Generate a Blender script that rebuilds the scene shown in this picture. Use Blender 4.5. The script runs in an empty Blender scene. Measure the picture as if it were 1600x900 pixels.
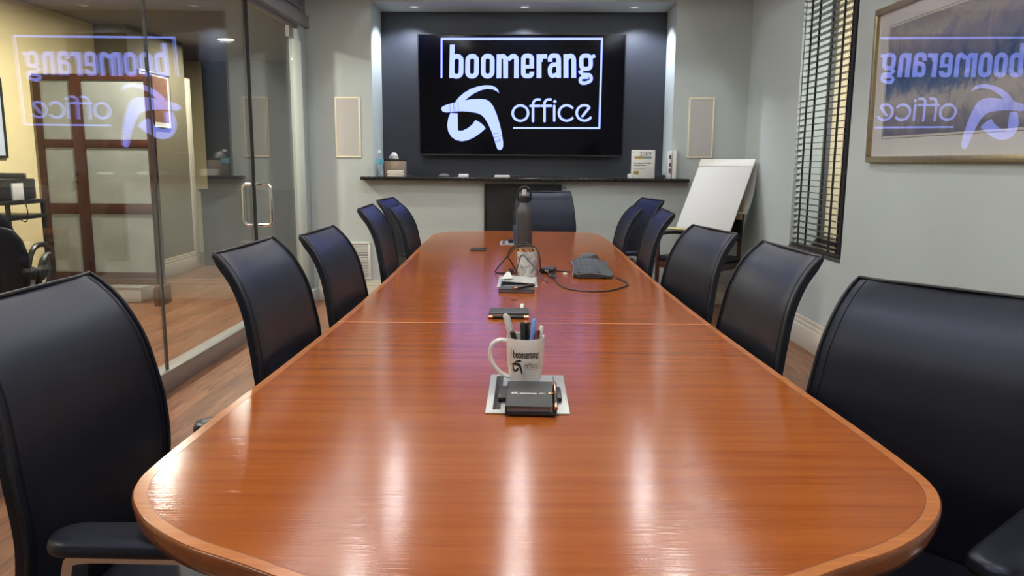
import bpy, bmesh, math, random
from mathutils import Vector, Matrix
random.seed(7)
PI = math.pi
R = math.radians
S = bpy.context.scene
COL = S.collection

# ---------------------------------------------------------------- camera
cam_d = bpy.data.cameras.new('camera')
cam = bpy.data.objects.new('camera', cam_d)
COL.objects.link(cam)
S.camera = cam
cam_d.sensor_width = 36.0
cam_d.lens = 1210.0 / 1600.0 * 36.0
cam_d.clip_start = 0.02
_yaw, _pit, _rol = R(-1.32), R(9.27), R(0.39)
_f = Vector((math.sin(_yaw) * math.cos(_pit), math.cos(_yaw) * math.cos(_pit), -math.sin(_pit)))
_r = Vector((math.cos(_yaw), -math.sin(_yaw), 0))
_u = _r.cross(_f)
_r2 = math.cos(_rol) * _r + math.sin(_rol) * _u
_u2 = -math.sin(_rol) * _r + math.cos(_rol) * _u
M = Matrix((_r2, _u2, -_f)).transposed().to_4x4()
M.translation = Vector((0, 0, 1.24))
cam.matrix_world = M

# ---------------------------------------------------------------- world, exposure
w = bpy.data.worlds.new('world'); S.world = w; w.use_nodes = True
w.node_tree.nodes['Background'].inputs[0].default_value = (0.55, 0.62, 0.75, 1)
w.node_tree.nodes['Background'].inputs[1].default_value = 0.3
S.view_settings.view_transform = 'Standard'
S.view_settings.look = 'None'
S.view_settings.exposure = 0.15
S.view_settings.gamma = 1.0
S.view_settings.use_curve_mapping = False

CEIL = 3.10      # raised part of the ceiling
SOF = 2.60       # perimeter soffit
LAMPS = [(x, y) for y in (6.15, 4.6, 2.9, 1.2, -0.5) for x in (-1.12, -0.07, 0.97)]
NICHE_LAMPS = [(-1.03, 7.02), (-0.07, 7.02), (0.88, 7.02)]
HALL_LAMPS = [(-3.24, 8.44), (-2.95, 6.0), (-2.95, 3.4), (-2.95, 0.6)]

def lamp(name, kind, loc, energy, color, size=0.12, spot=None, blend=0.6, target=None):
    l = bpy.data.lights.new(name, kind)
    l.energy = energy; l.color = color
    if kind == 'AREA':
        l.shape = 'DISK'; l.size = size
    elif kind == 'SPOT':
        l.spot_size = spot; l.spot_blend = blend; l.shadow_soft_size = size
    else:
        l.shadow_soft_size = size
    o = bpy.data.objects.new(name, l); COL.objects.link(o); o.location = loc
    if target is not None:
        d = Vector(target) - Vector(loc)
        o.rotation_euler = d.to_track_quat('-Z', 'Y').to_euler()
    return o
WARM = (1.0, 0.93, 0.84); COOL = (0.80, 0.88, 1.0); NEUT = (1.0, 0.975, 0.94)
for (x, y) in LAMPS:
    lamp('room_light', 'AREA', (x, y, CEIL - 0.02), 6, NEUT, 0.12)
for sx in (-1.36, 1.23):  # added uplights with no known source, for soft bounce off the ceiling
    l = bpy.data.lights.new('cove_fill', 'AREA'); l.shape = 'RECTANGLE'; l.size = 0.05; l.size_y = 7.6; l.energy = 90; l.color = (0.90, 0.96, 1.0)
    o = bpy.data.objects.new('cove_fill', l); COL.objects.link(o); o.location = (sx, 2.3, 2.66)
    o.rotation_euler = (0, R(180 + (35 if sx > 0 else -35)), 0)
for (x, y) in NICHE_LAMPS:
    lamp('niche_light', 'SPOT', (x, y, 2.535), 44, COOL, 0.02, R(118), 0.6, (x * 1.22, 7.16, 1.4))
for i, (x, y) in enumerate(HALL_LAMPS):
    lamp('hall_light', 'AREA', (x, y, 2.47), (46, 70, 62, 30)[i], (1.0, 0.90, 0.74), 0.14)
lamp('outdoor_fill', 'AREA', (3.4, 6.3, 2.4), 45, (1.0, 0.88, 0.70), 0.4, target=(2.9, 7.5, 1.4))
lamp('outdoor_fill', 'AREA', (3.0, 4.3, 1.9), 34, (1.0, 0.99, 0.95), 0.5, target=(2.0, 5.7, 1.6))  # lamp added outside to brighten the window reveal

# ---------------------------------------------------------------- materials
def mat(name, color=(0.5, 0.5, 0.5), rough=0.5, metal=0.0, spec=0.5, coat=0.0, coat_rough=0.05,
        var=0.0, vscale=8.0, bump=0.0, bscale=60.0, bdist=0.002, emit=None, estr=0.0, sheen=0.0):
    m = bpy.data.materials.new(name); m.use_nodes = True
    nt = m.node_tree; b = nt.nodes['Principled BSDF']
    b.inputs['Base Color'].default_value = (*color, 1)
    b.inputs['Roughness'].default_value = rough
    b.inputs['Metallic'].default_value = metal
    b.inputs['Specular IOR Level'].default_value = spec
    b.inputs['Coat Weight'].default_value = coat
    b.inputs['Coat Roughness'].default_value = coat_rough
    if emit:
        b.inputs['Emission Color'].default_value = (*emit, 1)
        b.inputs['Emission Strength'].default_value = estr
    tc = nt.nodes.new('ShaderNodeTexCoord')
    if var > 0:
        n = nt.nodes.new('ShaderNodeTexNoise'); n.inputs['Scale'].default_value = vscale
        n.inputs['Detail'].default_value = 4
        nt.links.new(tc.outputs['Object'], n.inputs['Vector'])
        r = nt.nodes.new('ShaderNodeValToRGB')
        r.color_ramp.elements[0].position = 0.3; r.color_ramp.elements[1].position = 0.7
        r.color_ramp.elements[0].color = (*[c * (1 - var) for c in color], 1)
        r.color_ramp.elements[1].color = (*[min(1, c * (1 + var)) for c in color], 1)
        nt.links.new(n.outputs['Fac'], r.inputs['Fac'])
        nt.links.new(r.outputs['Color'], b.inputs['Base Color'])
    if bump > 0:
        n = nt.nodes.new('ShaderNodeTexNoise'); n.inputs['Scale'].default_value = bscale
        n.inputs['Detail'].default_value = 3
        nt.links.new(tc.outputs['Object'], n.inputs['Vector'])
        bp = nt.nodes.new('ShaderNodeBump'); bp.inputs['Strength'].default_value = bump
        bp.inputs['Distance'].default_value = bdist
        nt.links.new(n.outputs['Fac'], bp.inputs['Height'])
        nt.links.new(bp.outputs['Normal'], b.inputs['Normal'])
    return m

def wood(name, c_dark, c_light, axis='x', rough=0.25, scale=1.0, coat=0.0, bump=0.05, contrast=1.0, spec=0.5):
    m = mat(name, c_light, rough, spec=spec, coat=coat, coat_rough=0.12)
    nt = m.node_tree; b = nt.nodes['Principled BSDF']
    tc = nt.nodes.new('ShaderNodeTexCoord'); mp = nt.nodes.new('ShaderNodeMapping')
    st = {'x': (0.40, 13, 13), 'y': (13, 0.55, 13), 'z': (13, 13, 0.55)}[axis]
    mp.inputs['Scale'].default_value = [s * scale for s in st]
    nt.links.new(tc.outputs['Object'], mp.inputs['Vector'])
    n1 = nt.nodes.new('ShaderNodeTexNoise'); n1.inputs['Scale'].default_value = 1.6
    n1.inputs['Detail'].default_value = 6; n1.inputs['Roughness'].default_value = 0.62
    n1.inputs['Distortion'].default_value = 0.35
    nt.links.new(mp.outputs['Vector'], n1.inputs['Vector'])
    n2 = nt.nodes.new('ShaderNodeTexNoise'); n2.inputs['Scale'].default_value = 13
    n2.inputs['Detail'].default_value = 3
    nt.links.new(mp.outputs['Vector'], n2.inputs['Vector'])
    mx = nt.nodes.new('ShaderNodeMath'); mx.operation = 'MULTIPLY_ADD'
    mx.inputs[1].default_value = 0.45; nt.links.new(n2.outputs['Fac'], mx.inputs[0])
    nt.links.new(n1.outputs['Fac'], mx.inputs[2])
    r = nt.nodes.new('ShaderNodeValToRGB')
    r.color_ramp.elements[0].position = 0.72 - 0.26 * contrast; r.color_ramp.elements[1].position = 0.72 + 0.14 * contrast
    r.color_ramp.elements[0].color = (*c_dark, 1); r.color_ramp.elements[1].color = (*c_light, 1)
    nt.links.new(mx.outputs[0], r.inputs['Fac'])
    nt.links.new(r.outputs['Color'], b.inputs['Base Color'])
    if bump:
        bp = nt.nodes.new('ShaderNodeBump'); bp.inputs['Strength'].default_value = bump
        bp.inputs['Distance'].default_value = 0.001
        nt.links.new(n2.outputs['Fac'], bp.inputs['Height'])
        nt.links.new(bp.outputs['Normal'], b.inputs['Normal'])
    return m

def glass(name, ior=1.5, tint=(0.93, 0.96, 0.95)):
    m = bpy.data.materials.new(name); m.use_nodes = True
    nt = m.node_tree; nt.nodes.clear()
    out = nt.nodes.new('ShaderNodeOutputMaterial'); mx = nt.nodes.new('ShaderNodeMixShader')
    tr = nt.nodes.new('ShaderNodeBsdfTransparent'); tr.inputs[0].default_value = (*tint, 1)
    gl = nt.nodes.new('ShaderNodeBsdfGlossy'); gl.inputs['Roughness'].default_value = 0.0
    fr = nt.nodes.new('ShaderNodeFresnel'); fr.inputs['IOR'].default_value = ior
    # the same reflectance from either face of the sheet
    geo = nt.nodes.new('ShaderNodeNewGeometry'); fr2 = nt.nodes.new('ShaderNodeFresnel'); fr2.inputs['IOR'].default_value = 1 / ior
    ms = nt.nodes.new('ShaderNodeMath'); ms.operation = 'MULTIPLY_ADD'
    # Fresnel node inverts the ior on backfaces, so feed the inverse there
    iv = nt.nodes.new('ShaderNodeMapRange')
    iv.inputs['To Min'].default_value = ior; iv.inputs['To Max'].default_value = 1 / ior
    nt.links.new(geo.outputs['Backfacing'], iv.inputs['Value'])
    nt.links.new(iv.outputs['Result'], fr.inputs['IOR'])
    nt.links.new(fr.outputs[0], mx.inputs[0]); nt.links.new(tr.outputs[0], mx.inputs[1])
    nt.links.new(gl.outputs[0], mx.inputs[2]); nt.links.new(mx.outputs[0], out.inputs['Surface'])
    nt.nodes.remove(fr2); nt.nodes.remove(ms)
    return m

MW = mat('wall_paint', (0.475, 0.525, 0.520), 0.75, var=0.04, vscale=1.2, bump=0.06, bscale=90, bdist=0.003)
MN = mat('niche_paint', (0.027, 0.031, 0.044), 0.42, var=0.06, vscale=2, bump=0.08, bscale=60, bdist=0.003)
MCE = mat('ceiling_paint', (0.42, 0.41, 0.40), 0.85)
MCR = mat('trim_cream', (0.66, 0.62, 0.53), 0.5)
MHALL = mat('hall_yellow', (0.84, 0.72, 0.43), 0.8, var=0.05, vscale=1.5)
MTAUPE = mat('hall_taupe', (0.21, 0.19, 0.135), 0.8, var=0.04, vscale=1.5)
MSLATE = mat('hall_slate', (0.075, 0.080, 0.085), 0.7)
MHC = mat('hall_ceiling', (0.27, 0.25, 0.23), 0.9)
MAL = mat('brushed_aluminium', (0.68, 0.68, 0.69), 0.34, 1.0, bump=0.03, bscale=200)
MAL2 = mat('sill_aluminium', (0.42, 0.41, 0.40), 0.42, 0.9)
MHEAD = mat('header_paint', (0.19, 0.195, 0.19), 0.6)
MJAMB = mat('jamb_paint', (0.32, 0.37, 0.37), 0.5)
MBLK = mat('black_plastic', (0.012, 0.012, 0.013), 0.4)
MBLKM = mat('black_matte', (0.006, 0.006, 0.007), 0.7)
MGREY = mat('grey_plastic', (0.07, 0.07, 0.075), 0.5)
MCHR = mat('chrome', (0.86, 0.87, 0.90), 0.18, 1.0)
MGOLD = mat('gold_metal', (0.85, 0.55, 0.25), 0.2, 1.0)
MROSE = mat('rose_gold', (0.85, 0.50, 0.32), 0.22, 1.0)
MFRAME = mat('frame_gold', (0.42, 0.34, 0.20), 0.35, 0.8, var=0.1, vscale=30)
MLEA = mat('leather', (0.0060, 0.0068, 0.0120), 0.37, spec=0.5, var=0.12, vscale=5, bump=0.22, bscale=420, bdist=0.0006)
MLEA.node_tree.nodes['Principled BSDF'].inputs['Specular Tint'].default_value = (0.70, 0.75, 1.0, 1)  # bluish sheen from the screen is put into the highlight colour
MPIP = mat('leather_piping', (0.006, 0.0065, 0.012), 0.42, bump=0.1, bscale=300)
MPAPER = mat('paper', (0.58, 0.575, 0.565), 0.7)
MCARD = mat('cardboard', (0.40, 0.29, 0.15), 0.8)
MBEIGE = mat('slat_end_paint', (0.62, 0.63, 0.56), 0.7)
MREV = mat('reveal_paint', (0.54, 0.57, 0.54), 0.6)
MOUT = mat('outside_plaster', (0.72, 0.58, 0.36), 0.8, var=0.1, vscale=3)
MSLAT = mat('blind_slat', (0.035, 0.028, 0.024), 0.35, spec=0.6)
MTAPE = mat('blind_tape', (0.008, 0.008, 0.009), 0.8)
MCER = mat('ceramic_white', (0.74, 0.72, 0.69), 0.15, coat=0.5)
MINK = mat('print_black', (0.012, 0.012, 0.014), 0.5)
MINKG = mat('print_grey', (0.10, 0.10, 0.10), 0.5)
MINKW = mat('print_white', (0.8, 0.8, 0.8), 0.5)
MMAHO = wood('mahogany', (0.028, 0.008, 0.005), (0.065, 0.018, 0.011), 'z', 0.35)
MFROST = mat('frosted_panel', (0.27, 0.285, 0.275), 0.6, var=0.14, vscale=5)
MTABLE = wood('table_veneer', (0.265, 0.060, 0.0085), (0.350, 0.093, 0.0145), 'x', 0.14, 1.9, coat=0.0, bump=0.22, spec=0.42)
MBAND = wood('table_band', (0.36, 0.110, 0.028), (0.50, 0.175, 0.050), 'x', 0.2, 6.0, coat=0.0, bump=0.05, spec=0.55)
MEDGE = wood('table_edge', (0.15, 0.040, 0.013), (0.23, 0.068, 0.022), 'x', 0.22, 1.0)
MGROOVE = mat('inlay_line', (0.62, 0.30, 0.12), 0.3)
MGROOVED = mat('inlay_dark', (0.19, 0.055, 0.018), 0.3)
MGLASS = glass('clear_glass', 2.1)
MPGLASS = glass('picture_glass', 1.85, (0.97, 0.97, 0.97))
MWGLASS = glass('window_glass', 1.5)
MSCREEN = mat('screen_black', (0.0012, 0.0012, 0.0035), 0.09, spec=0.22)
MBEZ = mat('screen_bezel', (0.02, 0.02, 0.022), 0.25, 0.3)
MLOGO = mat('screen_logo_light', (0, 0, 0), 0.5, emit=(0.235, 0.30, 1.0), estr=2.2)
MLOGOL = mat('screen_logo_line', (0, 0, 0), 0.5, emit=(0.10, 0.14, 0.30), estr=1.0)
MLAMP = mat('lamp_glow', (0.8, 0.8, 0.8), 0.5, emit=(1.0, 0.93, 0.84), estr=9.0)
MLAMPC = mat('niche_lamp_glow', (0.8, 0.8, 0.8), 0.5, emit=(0.85, 0.9, 1.0), estr=0.7)
MLAMPD = mat('hall_lamp_glow', (0.8, 0.8, 0.8), 0.5, emit=(1.0, 0.97, 0.9), estr=12.0)
MWHITE = mat('white_plastic', (0.72, 0.72, 0.70), 0.4)
MGRILLE = mat('speaker_cloth', (0.50, 0.49, 0.47), 0.8, bump=0.1, bscale=400)
MSPKF = mat('speaker_frame', (0.82, 0.76, 0.58), 0.6)
MBLUE = mat('blue_plastic', (0.035, 0.075, 0.19), 0.35)
MBLUEP = mat('pen_blue', (0.16, 0.30, 0.66), 0.3)
MBOTTLE = mat('bottle_grey', (0.055, 0.055, 0.060), 0.35, bump=0.05, bscale=300)
MWATER = glass('bottle_clear', 1.45, (0.90, 0.93, 0.95))
MLABEL = mat('bottle_label', (0.10, 0.32, 0.42), 0.5)
MTIS = mat('tissue_box', (0.28, 0.21, 0.16), 0.8)
MSILV = mat('power_plate', (0.50, 0.51, 0.49), 0.38, 0.5)

# marble for the tumbler
MMARB = mat('marble', (0.62, 0.61, 0.58), 0.25)
_nt = MMARB.node_tree; _tc = _nt.nodes.new('ShaderNodeTexCoord'); _n = _nt.nodes.new('ShaderNodeTexNoise')
_n.inputs['Scale'].default_value = 28; _n.inputs['Detail'].default_value = 8; _n.inputs['Distortion'].default_value = 1.5
_r = _nt.nodes.new('ShaderNodeValToRGB'); _r.color_ramp.elements[0].position = 0.36; _r.color_ramp.elements[1].position = 0.56
_r.color_ramp.elements[0].color = (0.30, 0.29, 0.30, 1); _r.color_ramp.elements[1].color = (0.66, 0.65, 0.62, 1)
_nt.links.new(_tc.outputs['Object'], _n.inputs['Vector']); _nt.links.new(_n.outputs['Fac'], _r.inputs['Fac'])
_nt.links.new(_r.outputs['Color'], _nt.nodes['Principled BSDF'].inputs['Base Color'])

# granite shelf
MGRAN = mat('granite', (0.02, 0.017, 0.015), 0.12)
_nt = MGRAN.node_tree; _tc = _nt.nodes.new('ShaderNodeTexCoord'); _n = _nt.nodes.new('ShaderNodeTexVoronoi')
_n.inputs['Scale'].default_value = 55
_r = _nt.nodes.new('ShaderNodeValToRGB'); _r.color_ramp.elements[0].position = 0.03; _r.color_ramp.elements[1].position = 0.24
_r.color_ramp.elements[0].color = (0.25, 0.22, 0.19, 1); _r.color_ramp.elements[1].color = (0.012, 0.010, 0.009, 1)
_nt.links.new(_tc.outputs['Object'], _n.inputs['Vector']); _nt.links.new(_n.outputs['Distance'], _r.inputs['Fac'])
_nt.links.new(_r.outputs['Color'], _nt.nodes['Principled BSDF'].inputs['Base Color'])

# floor planks
MFLOOR = mat('floor_planks', (0.3, 0.15, 0.08), 0.30, bump=0.0)
_nt = MFLOOR.node_tree; _b = _nt.nodes['Principled BSDF']
_tc = _nt.nodes.new('ShaderNodeTexCoord'); _mp = _nt.nodes.new('ShaderNodeMapping'); _mp.inputs['Rotation'].default_value = (0, 0, R(90))
_nt.links.new(_tc.outputs['Object'], _mp.inputs['Vector'])
_br = _nt.nodes.new('ShaderNodeTexBrick'); _br.inputs['Scale'].default_value = 1.0
_br.inputs['Brick Width'].default_value = 1.1; _br.inputs['Row Height'].default_value = 0.09
_br.inputs['Mortar Size'].default_value = 0.0012; _br.inputs['Color1'].default_value = (0.27, 0.130, 0.068, 1)
_br.inputs['Color2'].default_value = (0.19, 0.088, 0.046, 1); _br.inputs['Mortar'].default_value = (0.09, 0.045, 0.025, 1)
_nt.links.new(_mp.outputs['Vector'], _br.inputs['Vector'])
_m2 = _nt.nodes.new('ShaderNodeMapping'); _m2.inputs['Scale'].default_value = (22, 1.6, 1)
_nt.links.new(_tc.outputs['Object'], _m2.inputs['Vector'])
_n = _nt.nodes.new('ShaderNodeTexNoise'); _n.inputs['Scale'].default_value = 2.2; _n.inputs['Detail'].default_value = 6
_n.inputs['Distortion'].default_value = 0.8
_nt.links.new(_m2.outputs['Vector'], _n.inputs['Vector'])
_r = _nt.nodes.new('ShaderNodeValToRGB'); _r.color_ramp.elements[0].position = 0.35; _r.color_ramp.elements[1].position = 0.62
_r.color_ramp.elements[0].color = (0.62, 0.50, 0.42, 1); _r.color_ramp.elements[1].color = (1.25, 1.15, 1.08, 1)
_nt.links.new(_n.outputs['Fac'], _r.inputs['Fac'])
_mx = _nt.nodes.new('ShaderNodeMix'); _mx.data_type = 'RGBA'; _mx.blend_type = 'MULTIPLY'; _mx.inputs[0].default_value = 1
_nt.links.new(_br.outputs['Color'], _mx.inputs[6]); _nt.links.new(_r.outputs['Color'], _mx.inputs[7])
_nt.links.new(_mx.outputs[2], _b.inputs['Base Color'])

# watercolour: horizontal bands of mauve, blue and cream broken by noise (object space: y along, z up)
MART = mat('watercolour', (0.4, 0.4, 0.45), 0.8)
_nt = MART.node_tree; _tc = _nt.nodes.new('ShaderNodeTexCoord')
_sx = _nt.nodes.new('ShaderNodeSeparateXYZ'); _nt.links.new(_tc.outputs['Object'], _sx.inputs[0])
_n = _nt.nodes.new('ShaderNodeTexNoise'); _n.inputs['Scale'].default_value = 6.0; _n.inputs['Detail'].default_value = 12
_n.inputs['Roughness'].default_value = 0.72; _n.inputs['Distortion'].default_value = 0.9
_nt.links.new(_tc.outputs['Object'], _n.inputs['Vector'])
_ma = _nt.nodes.new('ShaderNodeMath'); _ma.operation = 'MULTIPLY_ADD'; _ma.inputs[1].default_value = 0.42
_nt.links.new(_n.outputs['Fac'], _ma.inputs[0]); _nt.links.new(_sx.outputs['Z'], _ma.inputs[2])
_r = _nt.nodes.new('ShaderNodeValToRGB'); _cr = _r.color_ramp
for p_, c_ in ((-1, 0),): pass
_mr = _nt.nodes.new('ShaderNodeMapRange'); _mr.inputs['From Min'].default_value = -0.08; _mr.inputs['From Max'].default_value = 0.50
_nt.links.new(_ma.outputs[0], _mr.inputs['Value']); _nt.links.new(_mr.outputs['Result'], _r.inputs['Fac'])
_cr.elements[0].position = 0.0; _cr.elements[0].color = (0.22, 0.22, 0.32, 1)
_cr.elements[1].position = 1.0; _cr.elements[1].color = (0.42, 0.39, 0.44, 1)
for p_, c_ in ((0.14, (0.34, 0.33, 0.40)), (0.22, (0.50, 0.48, 0.52)), (0.34, (0.66, 0.62, 0.63)), (0.44, (0.17, 0.25, 0.46)),
               (0.55, (0.07, 0.14, 0.36)), (0.66, (0.26, 0.29, 0.46)), (0.80, (0.38, 0.38, 0.50)), (0.90, (0.56, 0.52, 0.54))):
    e_ = _cr.elements.new(p_); e_.color = (*c_, 1)
_nt.links.new(_r.outputs['Color'], _nt.nodes['Principled BSDF'].inputs['Base Color'])
MART2 = wood('red_artwork', (0.13, 0.055, 0.04), (0.24, 0.12, 0.085), 'y', 0.7, 1.5, bump=0)

# ---------------------------------------------------------------- builders
class MB:
    def __init__(s): s.bm = bmesh.new()
    def box(s, x0, x1, y0, y1, z0, z1, bev=0.0, rot=None, piv=None):
        r = bmesh.ops.create_cube(s.bm, size=1)
        vs = r['verts']
        for v in vs:
            v.co = Vector(((x0 + x1) / 2 + v.co.x * (x1 - x0), (y0 + y1) / 2 + v.co.y * (y1 - y0), (z0 + z1) / 2 + v.co.z * (z1 - z0)))
        if bev > 0:
            es = list({e for v in vs for e in v.link_edges})
            rb = bmesh.ops.bevel(s.bm, geom=es, offset=bev, segments=2, affect='EDGES', profile=0.5)
            vs = list({v for f in rb['faces'] for v in f.verts} | {v for v in vs if v.is_valid})
        if rot is not None:
            bmesh.ops.transform(s.bm, matrix=Matrix.Translation(piv) @ rot @ Matrix.Translation(-Vector(piv)), verts=vs)
        return s
    def quadstrip(s, a, b):
        n = len(a)
        for i in range(n):
            j = (i + 1) % n
            try: s.bm.faces.new((a[i], a[j], b[j], b[i]))
            except ValueError: pass
    def ring(s, pts): return [s.bm.verts.new(p) for p in pts]
    def loft(s, rings, cap=True):
        rs = [s.ring(r) for r in rings]
        for a, b in zip(rs, rs[1:]): s.quadstrip(a, b)
        if cap:
            s.bm.faces.new(list(reversed(rs[0]))); s.bm.faces.new(rs[-1])
        return s
    def tube(s, path, r, n=8, cap=True, sub=0, flat=None):
        p = [Vector(q) for q in path]
        if sub:
            q = []
            for i in range(len(p) - 1):
                a = p[max(i - 1, 0)]; b = p[i]; c = p[i + 1]; d = p[min(i + 2, len(p) - 1)]
                for k in range(sub):
                    t = k / sub
                    q.append(0.5 * ((2 * b) + (c - a) * t + (2 * a - 5 * b + 4 * c - d) * t * t + (3 * b - a - 3 * c + d) * t ** 3))
            q.append(p[-1]); p = q
        rings = []; up = Vector((0, 0, 1))
        t0 = (p[1] - p[0]).normalized()
        if abs(t0.dot(up)) > 0.95: up = Vector((1, 0, 0))
        nx = t0.cross(up).normalized()
        for i in range(len(p)):
            t = (p[min(i + 1, len(p) - 1)] - p[max(i - 1, 0)]).normalized()
            nx = (nx - t * nx.dot(t)).normalized(); ny = t.cross(nx)
            rr = r(i / (len(p) - 1)) if callable(r) else r
            ra, rb = (rr, rr) if flat is None else (rr * flat[0], rr * flat[1])
            rings.append([p[i] + nx * math.cos(2 * PI * k / n) * ra + ny * math.sin(2 * PI * k / n) * rb for k in range(n)])
        return s.loft(rings, cap)
    def lathe(s, prof, n=24, c=(0, 0, 0)):
        c = Vector(c)
        rings = [[c + Vector((math.cos(2 * PI * k / n) * r, math.sin(2 * PI * k / n) * r, z)) for k in range(n)] for r, z in prof]
        return s.loft(rings, True)
    def prism(s, pts, z0, z1, bev=0.0):
        a = s.ring([(x, y, z0) for x, y in pts]); b = s.ring([(x, y, z1) for x, y in pts])
        s.quadstrip(a, b); f1 = s.bm.faces.new(list(reversed(a))); f2 = s.bm.faces.new(b)
        if bev:
            es = [e for e in f2.edges] + [e for e in f1.edges]
            bmesh.ops.bevel(s.bm, geom=es, offset=bev, segments=3, affect='EDGES', profile=0.5)
        return s
    def xf(s, m):
        bmesh.ops.transform(s.bm, matrix=m, verts=s.bm.verts[:]); return s
    def build(s, name, m, parent=None, smooth=True, ang=35):
        bmesh.ops.recalc_face_normals(s.bm, faces=s.bm.faces[:])
        me = bpy.data.meshes.new(name); s.bm.to_mesh(me); s.bm.free()
        me.materials.append(m)
        if smooth:
            for p in me.polygons: p.use_smooth = True
            me.set_sharp_from_angle(angle=R(ang))
        o = bpy.data.objects.new(name, me); COL.objects.link(o)
        if parent is not None: o.parent = parent
        return o

def tag(o, label=None, cat=None, group=None):
    if label: o['label'] = label
    if cat: o['category'] = cat
    if group: o['group'] = group
    return o
def struct(o, label=None, cat='structure'):
    o['kind'] = 'structure'
    if label: o['label'] = label
    o['category'] = cat
    return o
def empty(name, loc, rz=0, label=None, cat=None, group=None, rx=0, ry=0):
    o = bpy.data.objects.new(name, None); COL.objects.link(o); o.location = loc; o.rotation_euler = (rx, ry, rz)
    o.empty_display_size = 0.05
    return tag(o, label, cat, group)
def kids(o): return [c for c in bpy.data.objects if c.parent == o]
def copy_tree(o, parent=None):
    c = o.copy(); COL.objects.link(c); c.parent = parent
    for ch in kids(o): copy_tree(ch, c)
    return c
def boxo(name, m, x0, x1, y0, y1, z0, z1, bev=0, parent=None): return MB().box(x0, x1, y0, y1, z0, z1, bev).build(name, m, parent)

# ---------------------------------------------------------------- room shell
YB = 6.82          # back wall face
NB = 7.27          # niche back face
XL = -1.975        # glass line
def XR(y): return 1.84 + (y - 7.155) * math.tan(R(-1.26))
struct(boxo('floor', MFLOOR, -6.2, 4.0, -2.2, 10.6, -0.1, 0.0), 'warm brown narrow plank wood floor', 'floor')

# ceiling: tray + perimeter soffit + hall ceiling
m = MB(); m.box(-1.40, 1.27, -1.9, 6.45, CEIL, CEIL + 0.08)
struct(m.build('ceiling', MCE), 'pale grey raised tray ceiling above the table', 'ceiling')
m = MB()
m.box(-2.06, -1.40, -2.0, YB + 0.6, SOF, CEIL + 0.08); m.box(1.27, 2.30, -2.0, YB + 0.6, SOF, CEIL + 0.08)
m.box(-1.40, 1.27, 6.45, YB + 0.6, SOF, CEIL + 0.08); m.box(-1.40, 1.27, -2.0, -1.9, SOF, CEIL + 0.08)
struct(m.build('trim_1', MCE), 'lowered grey soffit around the raised ceiling', 'ceiling')
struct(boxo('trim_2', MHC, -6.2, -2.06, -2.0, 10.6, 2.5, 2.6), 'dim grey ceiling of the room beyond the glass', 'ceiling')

# back wall with niche
NL, NR = -1.362, 1.216; NFL, NFR = -1.372, 1.212   # niche sides
NZ0, NZ1 = 1.10, 2.567
m = MB()
m.box(-2.06, NFL, YB, NB + 0.1, 0, SOF)
m.box(NFR, 2.1, YB, NB + 0.1, 0, SOF)
m.box(NFL, NFR, YB, NB + 0.1, 0, NZ0 - 0.03)
m.box(NFL, NFR, YB, NB + 0.1, NZ1, SOF)
struct(m.build('wall_back', MW), 'grey green painted end wall around the screen niche', 'wall')
struct(boxo('wall_niche', MN, NFL + 0.001, NFR - 0.001, NB, NB + 0.09, NZ0 - 0.02, NZ1), 'dark slate blue wall at the back of the niche behind the television', 'wall')

# right wall with window hole (built along its own slightly turned line)
RA = R(1.26)
def rwall_matrix(): return Matrix.Translation((1.84, 7.155, 0)) @ Matrix.Rotation(RA, 4, 'Z')
# local: x outward, y along (0 at y=7.155)
WY0, WY1 = 4.735 - 7.155, 5.63 - 7.155; WZ0, WZ1 = 0.66, 2.50
m = MB()
m.box(0, 0.32, -9.2, WY0, 0, SOF); m.box(0, 0.32, WY1, 0.1, 0, SOF)
m.box(0, 0.32, WY0, WY1, 0, WZ0); m.box(0, 0.32, WY0, WY1, WZ1, SOF)
struct(m.xf(rwall_matrix()).build('wall_right', MW), 'grey green painted wall on the right with a tall narrow window', 'wall')
struct(boxo('wall_behind', MW, -6.2, 2.4, -2.12, -2.0, 0, SOF), 'painted wall behind the viewer', 'wall')
# window
RM = rwall_matrix()
m = MB(); m.box(0.02, 0.204, WY1 - 0.008, WY1 - 0.001, WZ0, WZ1)
wn = struct(m.xf(RM).build('window_1', MREV), 'tall narrow window with pale green reveal and dark frame', 'window')
m = MB()
m.box(0.205, 0.235, WY1 - 0.03, WY1 - 0.009, WZ0 + 0.002, WZ1); m.box(0.225, 0.26, WY0 + 0.002, WY0 + 0.03, WZ0 + 0.002, WZ1)
m.box(0.205, 0.26, WY0 + 0.002, WY1 - 0.01, WZ0 + 0.002, WZ0 + 0.07)
m.xf(RM).build('window_frame', MGREY, wn)
MB().box(0.2355, 0.3195, WY1 - 0.012, WY1 - 0.002, WZ0 + 0.002, WZ1 - 0.002).xf(RM).build('outer_reveal', MOUT, wn)
MB().box(0.222, 0.228, WY0 + 0.03, WY1 - 0.03, WZ0 + 0.07, WZ1 - 0.002).xf(RM).build('pane', MWGLASS, wn)
MB().box(-0.004, 0.30, WY0, WY1, WZ0 - 0.02, WZ0 + 0.001).xf(RM).build('window_sill', MGREY, wn)
struct(boxo('trim_3', MOUT, 2.2, 4.0, 7.5, 7.6, 0, 3.0), 'warm lit plaster wall outside the window', 'wall')

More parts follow.
